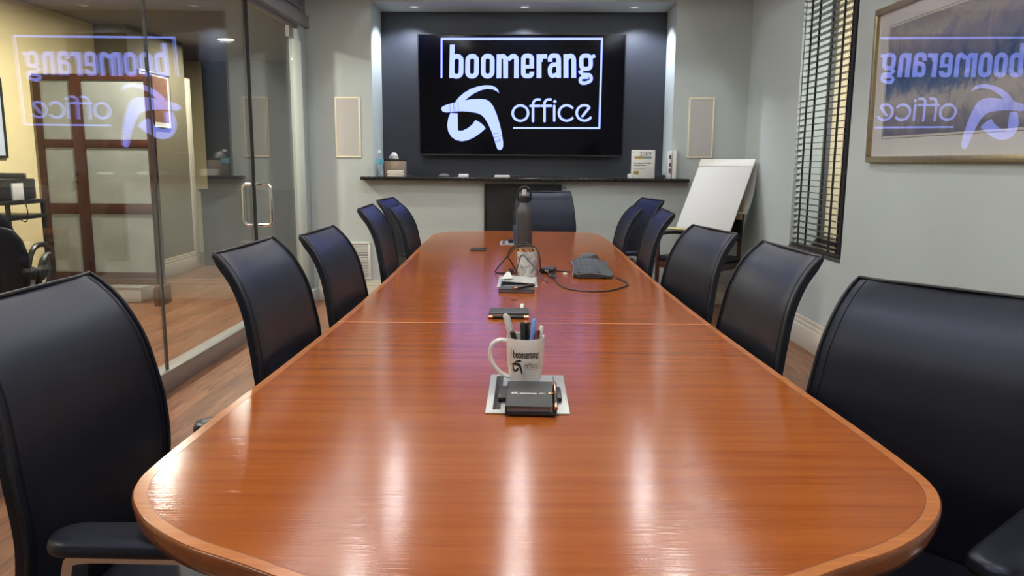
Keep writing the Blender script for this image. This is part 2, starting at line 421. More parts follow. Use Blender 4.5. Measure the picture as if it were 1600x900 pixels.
# venetian blind (thing)
bl = empty('venetian_blind', (0, 0, 0), 0, 'dark wood venetian blind hanging open in the narrow window', 'window blind')
bl.matrix_world = RM
m = MB(); z = WZ0 + 0.055; k = 0
while z < WZ1 - 0.05:
    ex = [Vector((-0.018, 0, 0.0012)), Vector((0.02, 0, 0.004)), Vector((0.055, 0, 0.0012))]
    for s_ in (0,):
        a = m.ring([(-0.020, WY0 + 0.03, z), (0.0, WY0 + 0.03, z + 0.002), (0.026, WY0 + 0.03, z + 0.001), (0.026, WY0 + 0.03, z - 0.0015), (0, WY0 + 0.03, z - 0.0005), (-0.020, WY0 + 0.03, z - 0.0025)])
        b = m.ring([(-0.020, WY1 - 0.012, z), (0.0, WY1 - 0.012, z + 0.002), (0.026, WY1 - 0.012, z + 0.001), (0.026, WY1 - 0.012, z - 0.0015), (0, WY1 - 0.012, z - 0.0005), (-0.020, WY1 - 0.012, z - 0.0025)])
        m.quadstrip(a, b); m.bm.faces.new(list(reversed(a))); m.bm.faces.new(b)
    z += 0.0415; k += 1
m.xf(Matrix.Translation((0.03, 0, 0))).build('slats', MSLAT, bl)
MB().box(0.005, 0.062, WY0 + 0.02, WY1 - 0.012, WZ0 + 0.004, WZ0 + 0.024, 0.004).build('bottom_rail', MSLAT, bl)
MB().box(0.002, 0.066, WY0 + 0.01, WY1 - 0.012, WZ1 - 0.05, WZ1 - 0.002, 0.004).build('head_rail', MSLAT, bl)
for yy, ww in ((WY1 - 0.15, 0.017), (WY0 + 0.21, 0.017)):
    for xx in (0.004, 0.058):
        MB().box(xx, xx + 0.0015, yy - ww, yy + ww, WZ0 + 0.02, WZ1 - 0.04).build('ladder_tape', MTAPE, bl)
m = MB(); m.box(-0.002, 0.022, WY0 + 0.001, WY0 + 0.06, WZ0 + 0.03, WZ1 - 0.05); m.box(-0.002, 0.075, WY0 + 0.001, WY0 + 0.022, WZ0 + 0.002, WZ1 - 0.001)
m.build('side_channel', MBLKM, bl)
MB().tube([(-0.006, WY0 + 0.09, WZ1 - 0.06), (-0.004, WY0 + 0.09, 1.2), (-0.006, WY0 + 0.085, 0.85)], 0.0022, 6).build('pull_cord', MSPKF, bl)

# baseboards (stepped profile)
def baseboard(name, x0, x1, y0, y1, nrm, h=0.18, mtx=None, lab=None):
    m = MB(); nx, ny = nrm
    for d, z0, z1 in ((0.022, 0, h * 0.72), (0.016, h * 0.72, h * 0.86), (0.010, h * 0.86, h)):
        xa, xb, ya, yb = x0, x1, y0, y1
        if nx < 0: xa = x1 - d
        if nx > 0: xb = x0 + d
        if ny < 0: ya = y1 - d
        if ny > 0: yb = y0 + d
        m.box(xa, xb, ya, yb, z0 + 0.001 if z0 == 0 else z0, z1, 0.002)
    if mtx: m.xf(mtx)
    return struct(m.build(name, MCR), lab, 'baseboard')
baseboard('baseboard_back', -1.89, 1.83, YB - 0.03, YB - 0.0005, (0, -1), 0.18, None, 'cream stepped baseboard along the end wall')
baseboard('baseboard_right', -0.03, -0.0005, -9.1, -0.36, (-1, 0), 0.205, RM, 'cream stepped baseboard along the right wall')

# glass partition
SILL_T = 0.113; HDR_B = 2.325
m = MB(); m.box(-2.03, -1.945, -2.0, 5.60, 0.0, SILL_T - 0.012, 0.002); m.box(-2.035, -1.938, -2.0, 5.60, SILL_T - 0.012, SILL_T, 0.003)
struct(m.build('trim_4', MAL2), 'brushed metal sill rail under the glass partition', 'rail')
m = MB(); m.box(-2.06, -1.90, -2.0, YB, HDR_B + 0.02, HDR_B + 0.12, 0.004); m.box(-2.06, -1.93, -2.0, YB, HDR_B + 0.12, SOF)
m.box(-2.02, -1.955, -2.0, YB, HDR_B, HDR_B + 0.02)
m.box(-1.93, -1.915, 3.0, 6.70, 2.47, 2.495); m.box(-1.93, -1.915, 6.675, 6.70, 2.495, SOF)
struct(m.build('trim_5', MHEAD), 'dark grey header beam over the glass doors', 'beam')
m = MB(); m.box(-2.03, -1.93, 6.66, YB, 0.0, HDR_B + 0.02, 0.003); m.box(-2.04, -1.885, 6.61, YB, 0.0, 0.115, 0.003)
struct(m.build('trim_6', MJAMB), 'pale blue grey jamb post at the end of the glass doors', 'door jamb')
GM = Matrix.Translation((XL, 5.0, 0)) @ Matrix.Rotation(R(0.6), 4, 'Z')
struct(MB().box(-0.005, 0.005, -6.9, 4.038 - 5, SILL_T - 0.01, HDR_B + 0.01).xf(GM).build('window_2', MGLASS), 'large clear glass partition pane nearest the viewer on the left', 'glass pane')
struct(MB().box(-0.005, 0.005, 4.043 - 5, 5.50 - 5, SILL_T - 0.01, HDR_B + 0.01).xf(GM).build('window_3', MGLASS), 'clear glass partition pane between the near pane and the glass door', 'glass pane')
m = MB(); m.box(-0.008, 0.008, -0.967, -0.957, SILL_T, HDR_B)
struct(m.xf(GM).build('trim_7', mat('silicone_joint', (0.05, 0.05, 0.05), 0.25)), 'thin dark joint between two glass panes', 'joint')
dr = struct(MB().box(-0.005, 0.005, 5.545 - 5, 6.60 - 5, 0.012, HDR_B - 0.02).xf(GM).build('door_1', MGLASS), 'clear glass door with a steel D handle', 'door')
MB().box(-0.012, 0.012, 5.51 - 5, 5.545 - 5, 0.012, HDR_B).xf(GM).build('door_edge', MBLKM, dr)
m = MB(); m.box(-0.016, 0.016, 6.50 - 5, 6.62 - 5, HDR_B - 0.09, HDR_B - 0.002); m.box(-0.016, 0.016, 6.50 - 5, 6.62 - 5, 0.004, 0.09)
m.xf(GM).build('pivot_fitting', MAL2, dr)
for sx in (1, -1):
    hx = 0.10 * sx; y_ = 5.60 - 5; zt, zb = 1.085, 0.75
    pts = [(0.006 * sx, y_, zt - 0.02)]
    pts += [(hx * 0.7, y_, zt - 0.02)]
    for a in (30, 60, 90): pts.append((hx * 0.7 + hx * 0.3 * math.sin(R(a)), y_, zt - 0.05 + 0.03 * math.cos(R(a))))
    for a in (90, 60, 30): pts.append((hx * 0.7 + hx * 0.3 * math.sin(R(a)), y_, zb + 0.05 - 0.03 * math.cos(R(a))))
    pts += [(hx * 0.7, y_, zb + 0.02), (0.006 * sx, y_, zb + 0.02)]
    MB().tube(pts, 0.0125, 12).xf(GM).build('door_handle', MCHR, dr)

# ---------------------------------------------------------------- the room beyond the glass
HX = -4.17
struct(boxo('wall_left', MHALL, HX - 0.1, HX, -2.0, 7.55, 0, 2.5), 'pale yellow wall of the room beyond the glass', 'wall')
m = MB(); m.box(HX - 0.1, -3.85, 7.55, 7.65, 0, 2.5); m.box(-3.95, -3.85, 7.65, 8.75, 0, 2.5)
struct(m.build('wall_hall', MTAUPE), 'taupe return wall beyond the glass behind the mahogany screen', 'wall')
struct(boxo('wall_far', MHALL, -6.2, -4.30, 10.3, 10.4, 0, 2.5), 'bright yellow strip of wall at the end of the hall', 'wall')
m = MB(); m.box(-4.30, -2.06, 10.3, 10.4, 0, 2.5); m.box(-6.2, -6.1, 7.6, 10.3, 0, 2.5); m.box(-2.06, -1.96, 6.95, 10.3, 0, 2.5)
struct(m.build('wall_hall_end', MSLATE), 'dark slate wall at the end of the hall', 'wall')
m = MB(); m.box(-3.845, -2.065, 9.0, 9.12, 0, 0.87); m.box(-3.86, -2.065, 8.98, 9.14, 0.87, 0.90)
struct(m.build('trim_8', mat('slate_blue', (0.018, 0.023, 0.027), 0.7)), 'slate blue half height wall in the hall', 'low wall')
struct(MB().box(-3.87, -3.835, 8.75, 8.86, 0, 2.13, 0.004).build('trim_9', MCR), 'cream upright casing at the end of the taupe wall', 'door casing')
baseboard('baseboard_hall', -3.849, -3.82, 7.68, 8.745, (1, 0), 0.2, None, 'cream baseboard along the taupe hall wall')
baseboard('baseboard_left', HX + 0.0005, HX + 0.03, -1.9, 7.54, (1, 0), 0.2, None, 'cream baseboard along the yellow wall')
baseboard('baseboard_hall_far', -6.0, -4.31, 10.26, 10.299, (0, -1), 0.2, None, 'cream baseboard at the far end of the hall')

# mahogany screen with frosted panels
sc = empty('panel_screen', (0, 0, 0), 0, 'tall mahogany screen with six frosted panels standing before the yellow wall', 'room screen')
SX0, SX1, SY, SZ0, SZ1 = -4.145, -3.385, 7.0, 0.10, 1.98
SX0 = -4.155
xs = [-4.155, -4.12, -3.985, -3.925, -3.455, -3.385]
# measured columns keep their own widths
xs = [-4.455, -4.395, -4.125, -4.02, -3.45, -3.385]
xs = [x * 0.93 for x in xs]; SY = 6.51
zc = lambda z: 1.24 + (z - 1.24) * 0.93
rows = [(1.412, 1.93), (0.838, 1.34), (0.205, 0.745)]
m = MB(); zt_, zb_ = zc(1.985), zc(0.09)
for a, b in ((xs[0], xs[1]), (xs[2], xs[3]), (xs[4], xs[5])): m.box(a, b, SY, SY + 0.04, zb_, zt_, 0.003)
for a, b in ((xs[1], xs[2]), (xs[3], xs[4])):
    zz = [zt_] + [zc(q) for r_ in rows for q in (r_[1], r_[0])] + [zb_]
    for i in range(0, len(zz), 2): m.box(a, b, SY + 0.002, SY + 0.038, zz[i + 1], zz[i], 0.003)
m.build('screen_frame', MMAHO, sc)
for a, b in ((xs[1], xs[2]), (xs[3], xs[4])):
    for r_ in rows: boxo('frosted_panel', MFROST, a, b, SY + 0.014, SY + 0.026, zc(r_[0]), zc(r_[1]), 0, sc)
for a in (xs[0] + 0.02, xs[5] - 0.05): MB().box(a, a + 0.05, SY - 0.10, SY + 0.14, 0.0, 0.16, 0.012).build('screen_foot', MMAHO, sc)
m = MB()
for z_ in (zc(1.10), zc(1.04)): m.tube([(xs[2] + 0.01, SY - 0.002, z_ - 0.015), (xs[2] + 0.01, SY - 0.014, z_), (xs[2] + 0.01, SY - 0.002, z_ + 0.015)], 0.006, 6)
m.build('latch', MBLK, sc)
tag(boxo('storage_box', MWHITE, -3.72, -3.40, 6.60, 6.85, 0.001, 0.13, 0.006), 'flat pale box on the floor behind the mahogany screen', 'box')

def framed(name, label, cat, loc, rz, wdt, hgt, fw, fmat, matw, art, artname='artwork', mm=MWHITE, dep=0.02, gl=None):
    # local: x along, y out of the wall (front at -y), z up
    e = empty(name, loc, rz, label, cat)
    m = MB(); d = dep
    for x0, x1, z0, z1 in ((-wdt / 2, wdt / 2, hgt / 2 - fw, hgt / 2), (-wdt / 2, wdt / 2, -hgt / 2, -hgt / 2 + fw), (-wdt / 2, -wdt / 2 + fw, -hgt / 2 + fw, hgt / 2 - fw), (wdt / 2 - fw, wdt / 2, -hgt / 2 + fw, hgt / 2 - fw)):
        m.box(x0, x1, -d, 0, z0, z1, min(0.004, fw * 0.3))
    m.build('frame', fmat, e)
    boxo('mat_board', mm, -wdt / 2 + fw * 0.8, wdt / 2 - fw * 0.8, -d * 0.35, -0.001, -hgt / 2 + fw * 0.8, hgt / 2 - fw * 0.8, 0, e)
    a = matw
    if isinstance(a, (int, float)): a = (a, a, a, a)
    boxo(artname, art, -wdt / 2 + fw + a[0], wdt / 2 - fw - a[1], -d * 0.35 - 0.002, -d * 0.34, -hgt / 2 + fw + a[2], hgt / 2 - fw - a[3], 0, e)
    if gl:
        boxo('picture_glass', gl, -wdt / 2 + fw * 0.9, wdt / 2 - fw * 0.9, -d * 0.35 - 0.006, -d * 0.35 - 0.004, -hgt / 2 + fw * 0.9, hgt / 2 - fw * 0.9, 0, e)
    return e
framed('framed_picture', 'silver framed reddish brown picture on the taupe wall beyond the glass', 'picture', (-3.848, 8.03, 1.83), R(90), 0.64, 0.56, 0.018, MAL, (0.03, 0.03, 0.05, 0.02), MART2)
framed('wall_poster', 'pale blue poster in dark frame at the left edge of the yellow wall', 'poster', (HX + 0.002, 5.72, 1.55), R(90), 0.85, 0.62, 0.02, MBLK, 0.0, mat('poster_blue', (0.55, 0.62, 0.78), 0.6))

# printer on a black stand
st = empty('printer_stand', (-3.93, 5.60, 0), 0, 'black two shelf metal stand under the printer', 'stand')
m = MB()
for sx in (-0.24, 0.24):
    for sy in (-0.2, 0.2): m.box(sx - 0.012, sx + 0.012, sy - 0.012, sy + 0.012, 0, 0.93)
m.build('stand_frame', MBLK, st)
for z_ in (0.35, 0.80, 0.91): boxo('shelf', MBLK, -0.26, 0.26, -0.22, 0.22, z_, z_ + 0.03, 0.004, st)
MB().tube([(0.262, -0.1, 0.94), (0.30, -0.1, 0.93), (0.315, -0.1, 0.86), (0.30, -0.1, 0.79), (0.262, -0.1, 0.80)], 0.004, 6, sub=4).build('cable', MBLK, st)
pr = empty('printer', (-3.93, 5.60, 0.942), 0, 'black desktop printer with raised paper tray beyond the glass', 'printer')
m = MB(); m.box(-0.22, 0.22, -0.17, 0.17, 0, 0.15, 0.012); m.build('body', MBLK, pr)
m = MB(); m.box(-0.15, 0.22, 0.05, 0.07, 0.15, 0.19, 0.004); m.build('rear_tray', MGREY, pr)
m = MB(); m.box(-0.16, 0.16, -0.176, -0.168, 0.03, 0.10); m.build('paper_slot', MGREY, pr)
boxo('paper', MPAPER, 0.222, 0.235, -0.12, 0.0, 0.0, 0.12, 0.001, pr)

# ---------------------------------------------------------------- wall speakers, vent, clips
def wspk(x0, x1, z0, z1, label):
    e = empty('wall_speaker', ((x0 + x1) / 2, YB, (z0 + z1) / 2), 0, label, 'speaker', 'in wall speakers either side of the niche')
    a, b = (x1 - x0) / 2, (z1 - z0) / 2; m = MB(); f = 0.014
    for q in ((-a, a, b - f, b), (-a, a, -b, -b + f), (-a, -a + f, -b + f, b - f), (a - f, a, -b + f, b - f)): m.box(q[0], q[1], -0.008, 0, q[2], q[3], 0.002)
    m.build('frame', MSPKF, e)
    boxo('grille', MGRILLE, -a + f, a - f, -0.006, -0.0005, -b + f, b - f, 0, e)
wspk(-1.70, -1.48, 1.265, 1.78, 'cream framed in wall speaker panel on the wall left of the television')
wspk(1.345, 1.565, 1.28, 1.79, 'cream framed in wall speaker panel on the wall right of the television')
vt = empty('wall_vent', (-1.517, YB, 0.36), 0, 'white louvred air vent low on the wall behind the left chairs', 'air vent')
m = MB(); a, b, f = 0.10, 0.168, 0.022
for q in ((-a, a, b - f, b), (-a, a, -b, -b + f), (-a, -a + f, -b + f, b - f), (a - f, a, -b + f, b - f)): m.box(q[0], q[1], -0.012, 0, q[2], q[3], 0.003)
m.build('frame', MWHITE, vt)
m = MB()
for i in range(20):
    z_ = -b + f + 0.007 + i * (2 * b - 2 * f - 0.006) / 20
    m.box(-a + f, a - f, -0.010, -0.003, z_, z_ + 0.0085)
m.build('louvres', MWHITE, vt)
boxo('backing', MGREY, -a + f, a - f, -0.002, -0.0005, -b + f, b - f, 0, vt)
m = MB()
for dx in (0, 0.028): m.tube([(0.275 + dx, YB - 0.001, 1.03), (0.275 + dx, YB - 0.02, 1.03), (0.275 + dx, YB - 0.024, 1.005)], 0.005, 8)
tag(m.build('wall_hook', MBLK), 'small dark double hook on the wall below the granite shelf', 'hook')

# ---------------------------------------------------------------- television with its picture
def arc(cx, cy, rx, ry, a0, a1, n=12):
    return [(cx + rx * math.cos(R(a0 + (a1 - a0) * i / n)), cy + ry * math.sin(R(a0 + (a1 - a0) * i / n))) for i in range(n + 1)]
def stroke(path, wd, closed=False, caps=False):
    """flat outline quads along a path, as list of polygons"""
    P = [Vector(p) for p in path]; polys = []; n = len(P); L = []; Rr = []
    for i in range(n):
        if closed: a, c = P[(i - 1) % n], P[(i + 1) % n]
        else: a, c = P[max(i - 1, 0)], P[min(i + 1, n - 1)]
        t = (c - a).normalized()
        k = 1.0
        if closed or 0 < i < n - 1:
            t1 = (P[i] - a).normalized(); t2 = (c - P[i]).normalized(); cs = max(0.5, t.dot(t2)); k = 1 / cs
        nn = Vector((-t.y, t.x)) * (wd if not callable(wd) else wd(i / (n - 1))) / 2 * k
        L.append(P[i] + nn); Rr.append(P[i] - nn)
    rng = range(n) if closed else range(n - 1)
    for i in rng:
        j = (i + 1) % n
        polys.append([L[i], L[j], Rr[j], Rr[i]])
    if caps:
        for i in (0, n - 1):
            w_ = wd if not callable(wd) else wd(i / (n - 1))
            polys.append([Vector(q) for q in arc(P[i].x, P[i].y, w_ / 2, w_ / 2, 0, 360, 14)[:-1]])
    return polys
def rrect(x0, y0, x1, y1, r):
    return arc(x1 - r, y0 + r, r, r, -90, 0, 6) + arc(x1 - r, y1 - r, r, r, 0, 90, 6) + arc(x0 + r, y1 - r, r, r, 90, 180, 6) + arc(x0 + r, y0 + r, r, r, 180, 270, 6)
def logo_polys():
    W = []                       # bold word
    T, B = 250, 399; sw = 30; hw = 26
    def bowl(x0, x1): return stroke(rrect(x0 + sw / 2, T + hw / 2, x1 - sw / 2, B - hw / 2, 26), 29, True)
    def vert(x, y0, y1, w_=sw): return [[Vector((x, y0)), Vector((x + w_, y0)), Vector((x + w_, y1)), Vector((x, y1))]]
    W += vert(207, 192, B - 3); W += bowl(209, 294)
    W += bowl(304, 389); W += bowl(400, 485)
    # m
    W += vert(497, T + 2, B)
    W += stroke([(512, 285)] + arc(532, 283, 19, 19, 200, 360, 6)[1:] + [(551 + 2, B)], 28)
    W += stroke([(567, 285)] + arc(600, 283, 19, 19, 200, 360, 6)[1:] + [(619, B)], 28)
    W += [[Vector((540, 275)), Vector((568, 275)), Vector((568, B)), Vector((540, B))], [Vector((606, 285)), Vector((634, 285)), Vector((634, B)), Vector((606, B))]]
    # e
    W += stroke(arc(688, 360, 26, 26, 0, 0, 1)[:1] + [(714, 366)] + arc(697, 369, 17, 17, 10, 90, 5) + arc(679, 369, 17, 17, 90, 180, 5) + [(662, 325)] + arc(681, 282, 19, 19, 180, 270, 5) + arc(694, 282, 19, 19, 270, 360, 5) + [(713, 326)], 28)
    W += [[Vector((655, 318)), Vector((727, 318)), Vector((727, 340)), Vector((655, 340))]]
    # r
    W += vert(743, T + 3, B); W += stroke([(765, 300)] + arc(786, 284, 20, 18, 190, 262, 5) + [(808, 266)], 28)
    # a
    W += stroke([(826, 300), (826, 285)] + arc(845, 281, 19, 18, 180, 270, 5) + arc(860, 281, 18, 18, 270, 360, 5) + [(878, B)], 28)
    W += [[Vector((864, 290)), Vector((893, 290)), Vector((893, B)), Vector((864, B))]]
    W += stroke([(868, 316)] + arc(846, 352, 22, 34, 265, 180, 5) + arc(844, 370, 18, 17, 180, 90, 5) + [(868, 378)], 26)
    # n
    W += vert(908, T + 3, B); W += stroke([(924, 288)] + arc(951, 284, 19, 19, 215, 360, 6) + [(970, B)], 28)
    W += [[Vector((956, 285)), Vector((985, 285)), Vector((985, B)), Vector((956, B))]]
    # g
    W += stroke(rrect(1017, T + 14, 1074, 344, 22), 26, True)
    W += stroke([(1074, 275), (1102, 264)], 22)
    W += stroke([(1024, 352), (1010, 364), (1022, 378), (1060, 380)] + arc(1062, 402, 15, 22, -80, 60, 6) + [(1040, 432), (1020, 430)] + arc(1022, 414, 13, 16, 100, 230, 5) + [(1028, 396), (1062, 396)], 20)
    # thin word
    O = []; k = 15
    O += stroke(arc(645, 617, 47, 48, 0, 360, 40)[:-1], k, True)
    O += stroke([(722, 668), (722, 575)] + arc(748, 562, 26, 30, 190, 268, 7) + [(762, 532)], k, caps=True); O += stroke([(706, 572), (762, 572)], k, caps=True)
    O += stroke([(792, 668), (792, 575)] + arc(816, 562, 25, 30, 190, 268, 7) + [(830, 532)], k, caps=True); O += stroke([(776, 572), (832, 572)], k, caps=True)
    O += stroke([(851, 572), (851, 665)], k, caps=True); O += [[Vector(q) for q in arc(855, 545, 10, 10, 0, 360, 14)[:-1]]]
    O += stroke(arc(926, 617, 47, 48, 42, 318, 26), k, caps=True)
    O += stroke(arc(1034, 617, 47, 48, 38, 312, 28) + [(1022, 637)], k, caps=True)
    # frame lines
    F = []; fl = 12
    F += stroke([(159, 396), (155, 157)], 11); F += stroke([(150, 157), (1151, 163)], fl + 2); F += stroke([(1145, 158), (1123, 716)], fl); F += stroke([(602, 710), (1128, 713)], fl)
    # boomerang mark
    Bm = [[Vector(q) for q in ((160, 588), (168, 574), (190, 564), (230, 552), (280, 540), (340, 530), (400, 527), (436, 532), (460, 547), (480, 575), (500, 622), (518, 680), (532, 740), (541, 800), (541, 830), (533, 846), (519, 851), (506, 842), (496, 812), (484, 770), (466, 722), (447, 680), (428, 648), (408, 628), (382, 616), (340, 608), (290, 604), (240, 606), (195, 611), (170, 606))]]
    Bm += [[Vector(q) for q in ((246, 546), (268, 516), (300, 488), (340, 464), (385, 449), (430, 442), (468, 444), (495, 456), (509, 474), (514, 492), (500, 480), (478, 469), (440, 464), (400, 474), (362, 492), (330, 514), (306, 536), (296, 542))]]
    Bm += [[Vector(q) for q in ((218, 614), (206, 645), (200, 690), (206, 730), (226, 765), (254, 786), (290, 794), (326, 788), (364, 770), (400, 744), (434, 713), (420, 692), (398, 674), (372, 659), (354, 686), (326, 710), (294, 727), (266, 726), (250, 706), (246, 670), (252, 640), (262, 617))]]
    Dl = []
    for a, b in (((213, 560), (216, 606)), ((236, 553), (238, 602)), ((243, 551), (245, 603)), ((263, 547), (267, 610)), ((480, 748), (524, 740)), ((486, 770), (530, 758)), ((492, 798), (524, 776)), ((498, 804), (530, 786))):
        Dl += stroke([a, b], 3)
    return W, O, F, Bm, Dl
def logo_build(mapf, groups, thick_dir=None):
    """groups: list of (name, polys, material, parent)"""
    out = []
    for nm, polys, mt, par, off in groups:
        bm = bmesh.new()
        for k, pl in enumerate(polys):
            co = []
            for q in pl:
                X, Y = q.x, q.y
                lx = 150 + 8 * (Y - 150) / 245; wdt = 1000 - 40 * (Y - 150) / 568
                u = (X - lx) / wdt; v = (Y - 150 - 8 * u) / 562.0
                co.append(mapf(u, v, off))
            try: f = bm.faces.new([bm.verts.new(c) for c in co])
            except ValueError: pass
        bmesh.ops.triangulate(bm, faces=[f for f in bm.faces if len(f.verts) > 4])
        me = bpy.data.meshes.new(nm); bm.to_mesh(me); bm.free(); me.materials.append(mt)
        o = bpy.data.objects.new(nm, me); COL.objects.link(o); o.parent = par; out.append(o)
    return out

TVW, TVH = 1.847, 1.067
tv = empty('television', (-0.094, 7.155, 1.289), 0, 'large wall mounted television showing the boomerang office logo in the dark niche', 'television')
tv.rotation_euler = (R(2.72), 0, R(-0.5))
boxo('tv_body', MBEZ, -TVW / 2 + 0.02, TVW / 2 - 0.02, 0.012, 0.045, 0.01, TVH - 0.01, 0.004, tv)
m = MB(); f = 0.010
m.box(-TVW / 2, TVW / 2, -0.002, 0.014, TVH - f, TVH, 0.001); m.box(-TVW / 2, TVW / 2, -0.004, 0.014, 0, 0.014, 0.002)
m.box(-TVW / 2, -TVW / 2 + f, -0.002, 0.014, 0.014, TVH - f); m.box(TVW / 2 - f, TVW / 2, -0.002, 0.014, 0.014, TVH - f)
m.build('bezel', MBEZ, tv)
boxo('screen', MSCREEN, -TVW / 2 + f, TVW / 2 - f, 0.001, 0.011, 0.014, TVH - f, 0, tv)
boxo('wall_bracket', MBLK, -0.25, 0.25, 0.045, 0.085, 0.3, 0.7, 0, tv)
LX0, LX1, LZ0, LZ1 = -0.8094 + 0.094, 0.6215 + 0.094, 1.5331 - 1.289, 2.3198 - 1.289
def tvmap(u, v, off): return (LX0 + u * (LX1 - LX0), -0.0005 - off, LZ1 - v * (LZ1 - LZ0))
W_, O_, F_, B_, D_ = logo_polys()
logo_build(tvmap, [('screen_logo', W_ + O_ + F_ + B_, MLOGO, tv, 0.0), ('screen_logo_line', D_[:4], MLOGOL, tv, 0.0008), ('screen_logo_line', D_[4:], MLOGOL, tv, 0.0008)])

# ---------------------------------------------------------------- granite shelf and what stands on it
SHX0, SHX1, SHF = -1.475, 1.36, 6.70
m = MB(); m.prism([(SHX0 + 0.03, SHF), (SHX1 - 0.03, SHF), (SHX1, SHF + 0.03), (SHX1, YB - 0.001), (NFR - 0.002, YB - 0.001), (NFR - 0.002, NB - 0.002), (NFL + 0.002, NB - 0.002), (NFL + 0.002, YB - 0.001), (SHX0, YB - 0.001), (SHX0, SHF + 0.03)], 1.074, 1.104, 0.006)
tag(m.build('granite_shelf', MGRAN), 'long dark polished granite shelf under the television', 'shelf')
SH = 1.1045
# water bottle
wb = empty('water_bottle', (-1.315, 6.80, SH), 0, 'clear plastic water bottle with blue label at the left end of the granite shelf', 'bottle')
MB().lathe([(0.028, 0), (0.033, 0.004), (0.033, 0.03), (0.030, 0.045), (0.033, 0.06), (0.031, 0.09), (0.033, 0.10), (0.033, 0.15), (0.026, 0.175), (0.013, 0.195), (0.012, 0.205)], 20).build('bottle_body', MWATER, wb)
MB().lathe([(0.014, 0.203), (0.014, 0.222), (0.012, 0.224)], 16).build('cap', MWHITE, wb)
MB().lathe([(0.0338, 0.105), (0.0338, 0.148), (0.0335, 0.149)], 20).build('bottle_label', MLABEL, wb)
# napkins and tissue box
tb = empty('tissue_box', (-1.205, 6.95, SH), R(-6), 'brown tissue box with black top and a tissue sticking out', 'tissue box')
boxo('box', MTIS, -0.085, 0.085, -0.06, 0.06, 0.0, 0.132, 0.003, tb)
boxo('lid', MBLKM, -0.087, 0.087, -0.062, 0.062, 0.132, 0.150, 0.003, tb)
m = MB()
rg = []
for z_, a_, b_ in ((0.148, 0.030, 0.006), (0.165, 0.040, 0.013), (0.185, 0.030, 0.016), (0.205, 0.012, 0.006)):
    rg.append([((-0.012 if z_ > 0.16 else 0) + math.cos(2 * PI * k / 14) * a_ * (1 + 0.25 * math.sin(3 * k)), math.sin(2 * PI * k / 14) * b_ * (1 + 0.3 * math.cos(5 * k)), z_ + 0.006 * math.sin(2.3 * k)) for k in range(14)])
m.loft(rg).build('tissue', MPAPER, tb)
m = MB()
for i in range(4):
    d = 0.005 * math.sin(i * 2.1); m.box(-0.10 + d, 0.035 + d, -0.05, 0.03, i * 0.013, i * 0.013 + 0.012, 0.004)
nap = m.build('napkin_stack', mat('napkin', (0.66, 0.62, 0.54), 0.9)); nap.location = (-1.145, 6.81, SH)
tag(nap, 'small stack of cream napkins in front of the tissue box', 'napkins')
def small(name, mt, x, y, w_, d_, h_, lab, cat, bev=0.003, rz=0, mods=None):
    o = MB().box(-w_ / 2, w_ / 2, -d_ / 2, d_ / 2, 0, h_, bev).build(name, mt); o.location = (x, y, SH); o.rotation_euler.z = rz
    tag(o, lab, cat); return o
small('black_clip', MBLK, -1.055, 6.79, 0.045, 0.03, 0.012, 'small black clip on the shelf right of the napkins', 'clip', 0.003, 0.3)
m = MB(); m.loft([[(math.cos(2 * PI * k / 16) * a, math.sin(2 * PI * k / 16) * b, z_) for k in range(16)] for z_, a, b in ((0, 0.045, 0.03), (0.008, 0.050, 0.033), (0.024, 0.036, 0.024), (0.03, 0.012, 0.008))])
o = m.build('computer_mouse', MGREY); o.location = (-0.76, 6.84, SH); tag(o, 'dark grey mouse lying on the granite shelf below the television', 'computer mouse')
def remote(x, y, L, wd, h, mt, lab, rz):
    e = empty('remote_control', (x, y, SH), rz, lab, 'remote control')
    MB().box(-L / 2, L / 2, -wd / 2, wd / 2, 0, h, 0.004).build('remote_body', mt, e)
    m = MB()
    for i in range(6): m.box(-L / 2 + 0.012 + i * L * 0.14, -L / 2 + 0.022 + i * L * 0.14, -wd * 0.25, wd * 0.25, h, h + 0.002)
    m.build('buttons', MGREY, e)
remote(-0.585, 6.80, 0.085, 0.04, 0.026, MWHITE, 'short pale grey remote on the shelf left of the middle', 0.1)
remote(-0.25, 6.82, 0.13, 0.045, 0.018, MWHITE, 'white remote lying near the middle of the granite shelf', 0.15)
remote(-0.135, 6.80, 0.075, 0.04, 0.016, MBLK, 'small black and white remote beside the white remote', -0.1)
remote(0.38, 6.83, 0.16, 0.045, 0.012, MBLK, 'flat black remote on the shelf below the right half of the television', 0.05)
sp = empty('speaker_box', (0.955, 6.86, SH), 0, 'flat white box with a dark dot at the foot of the standing plaque', 'box')
boxo('case', MWHITE, -0.105, 0.105, -0.05, 0.05, 0, 0.036, 0.003, sp)
o = MB().lathe([(0.006, 0), (0.006, 0.002)], 12).xf(Matrix.Rotation(R(90), 4, 'X')).build('dot', MBLK, sp); o.location = (-0.06, -0.0502, 0.019)
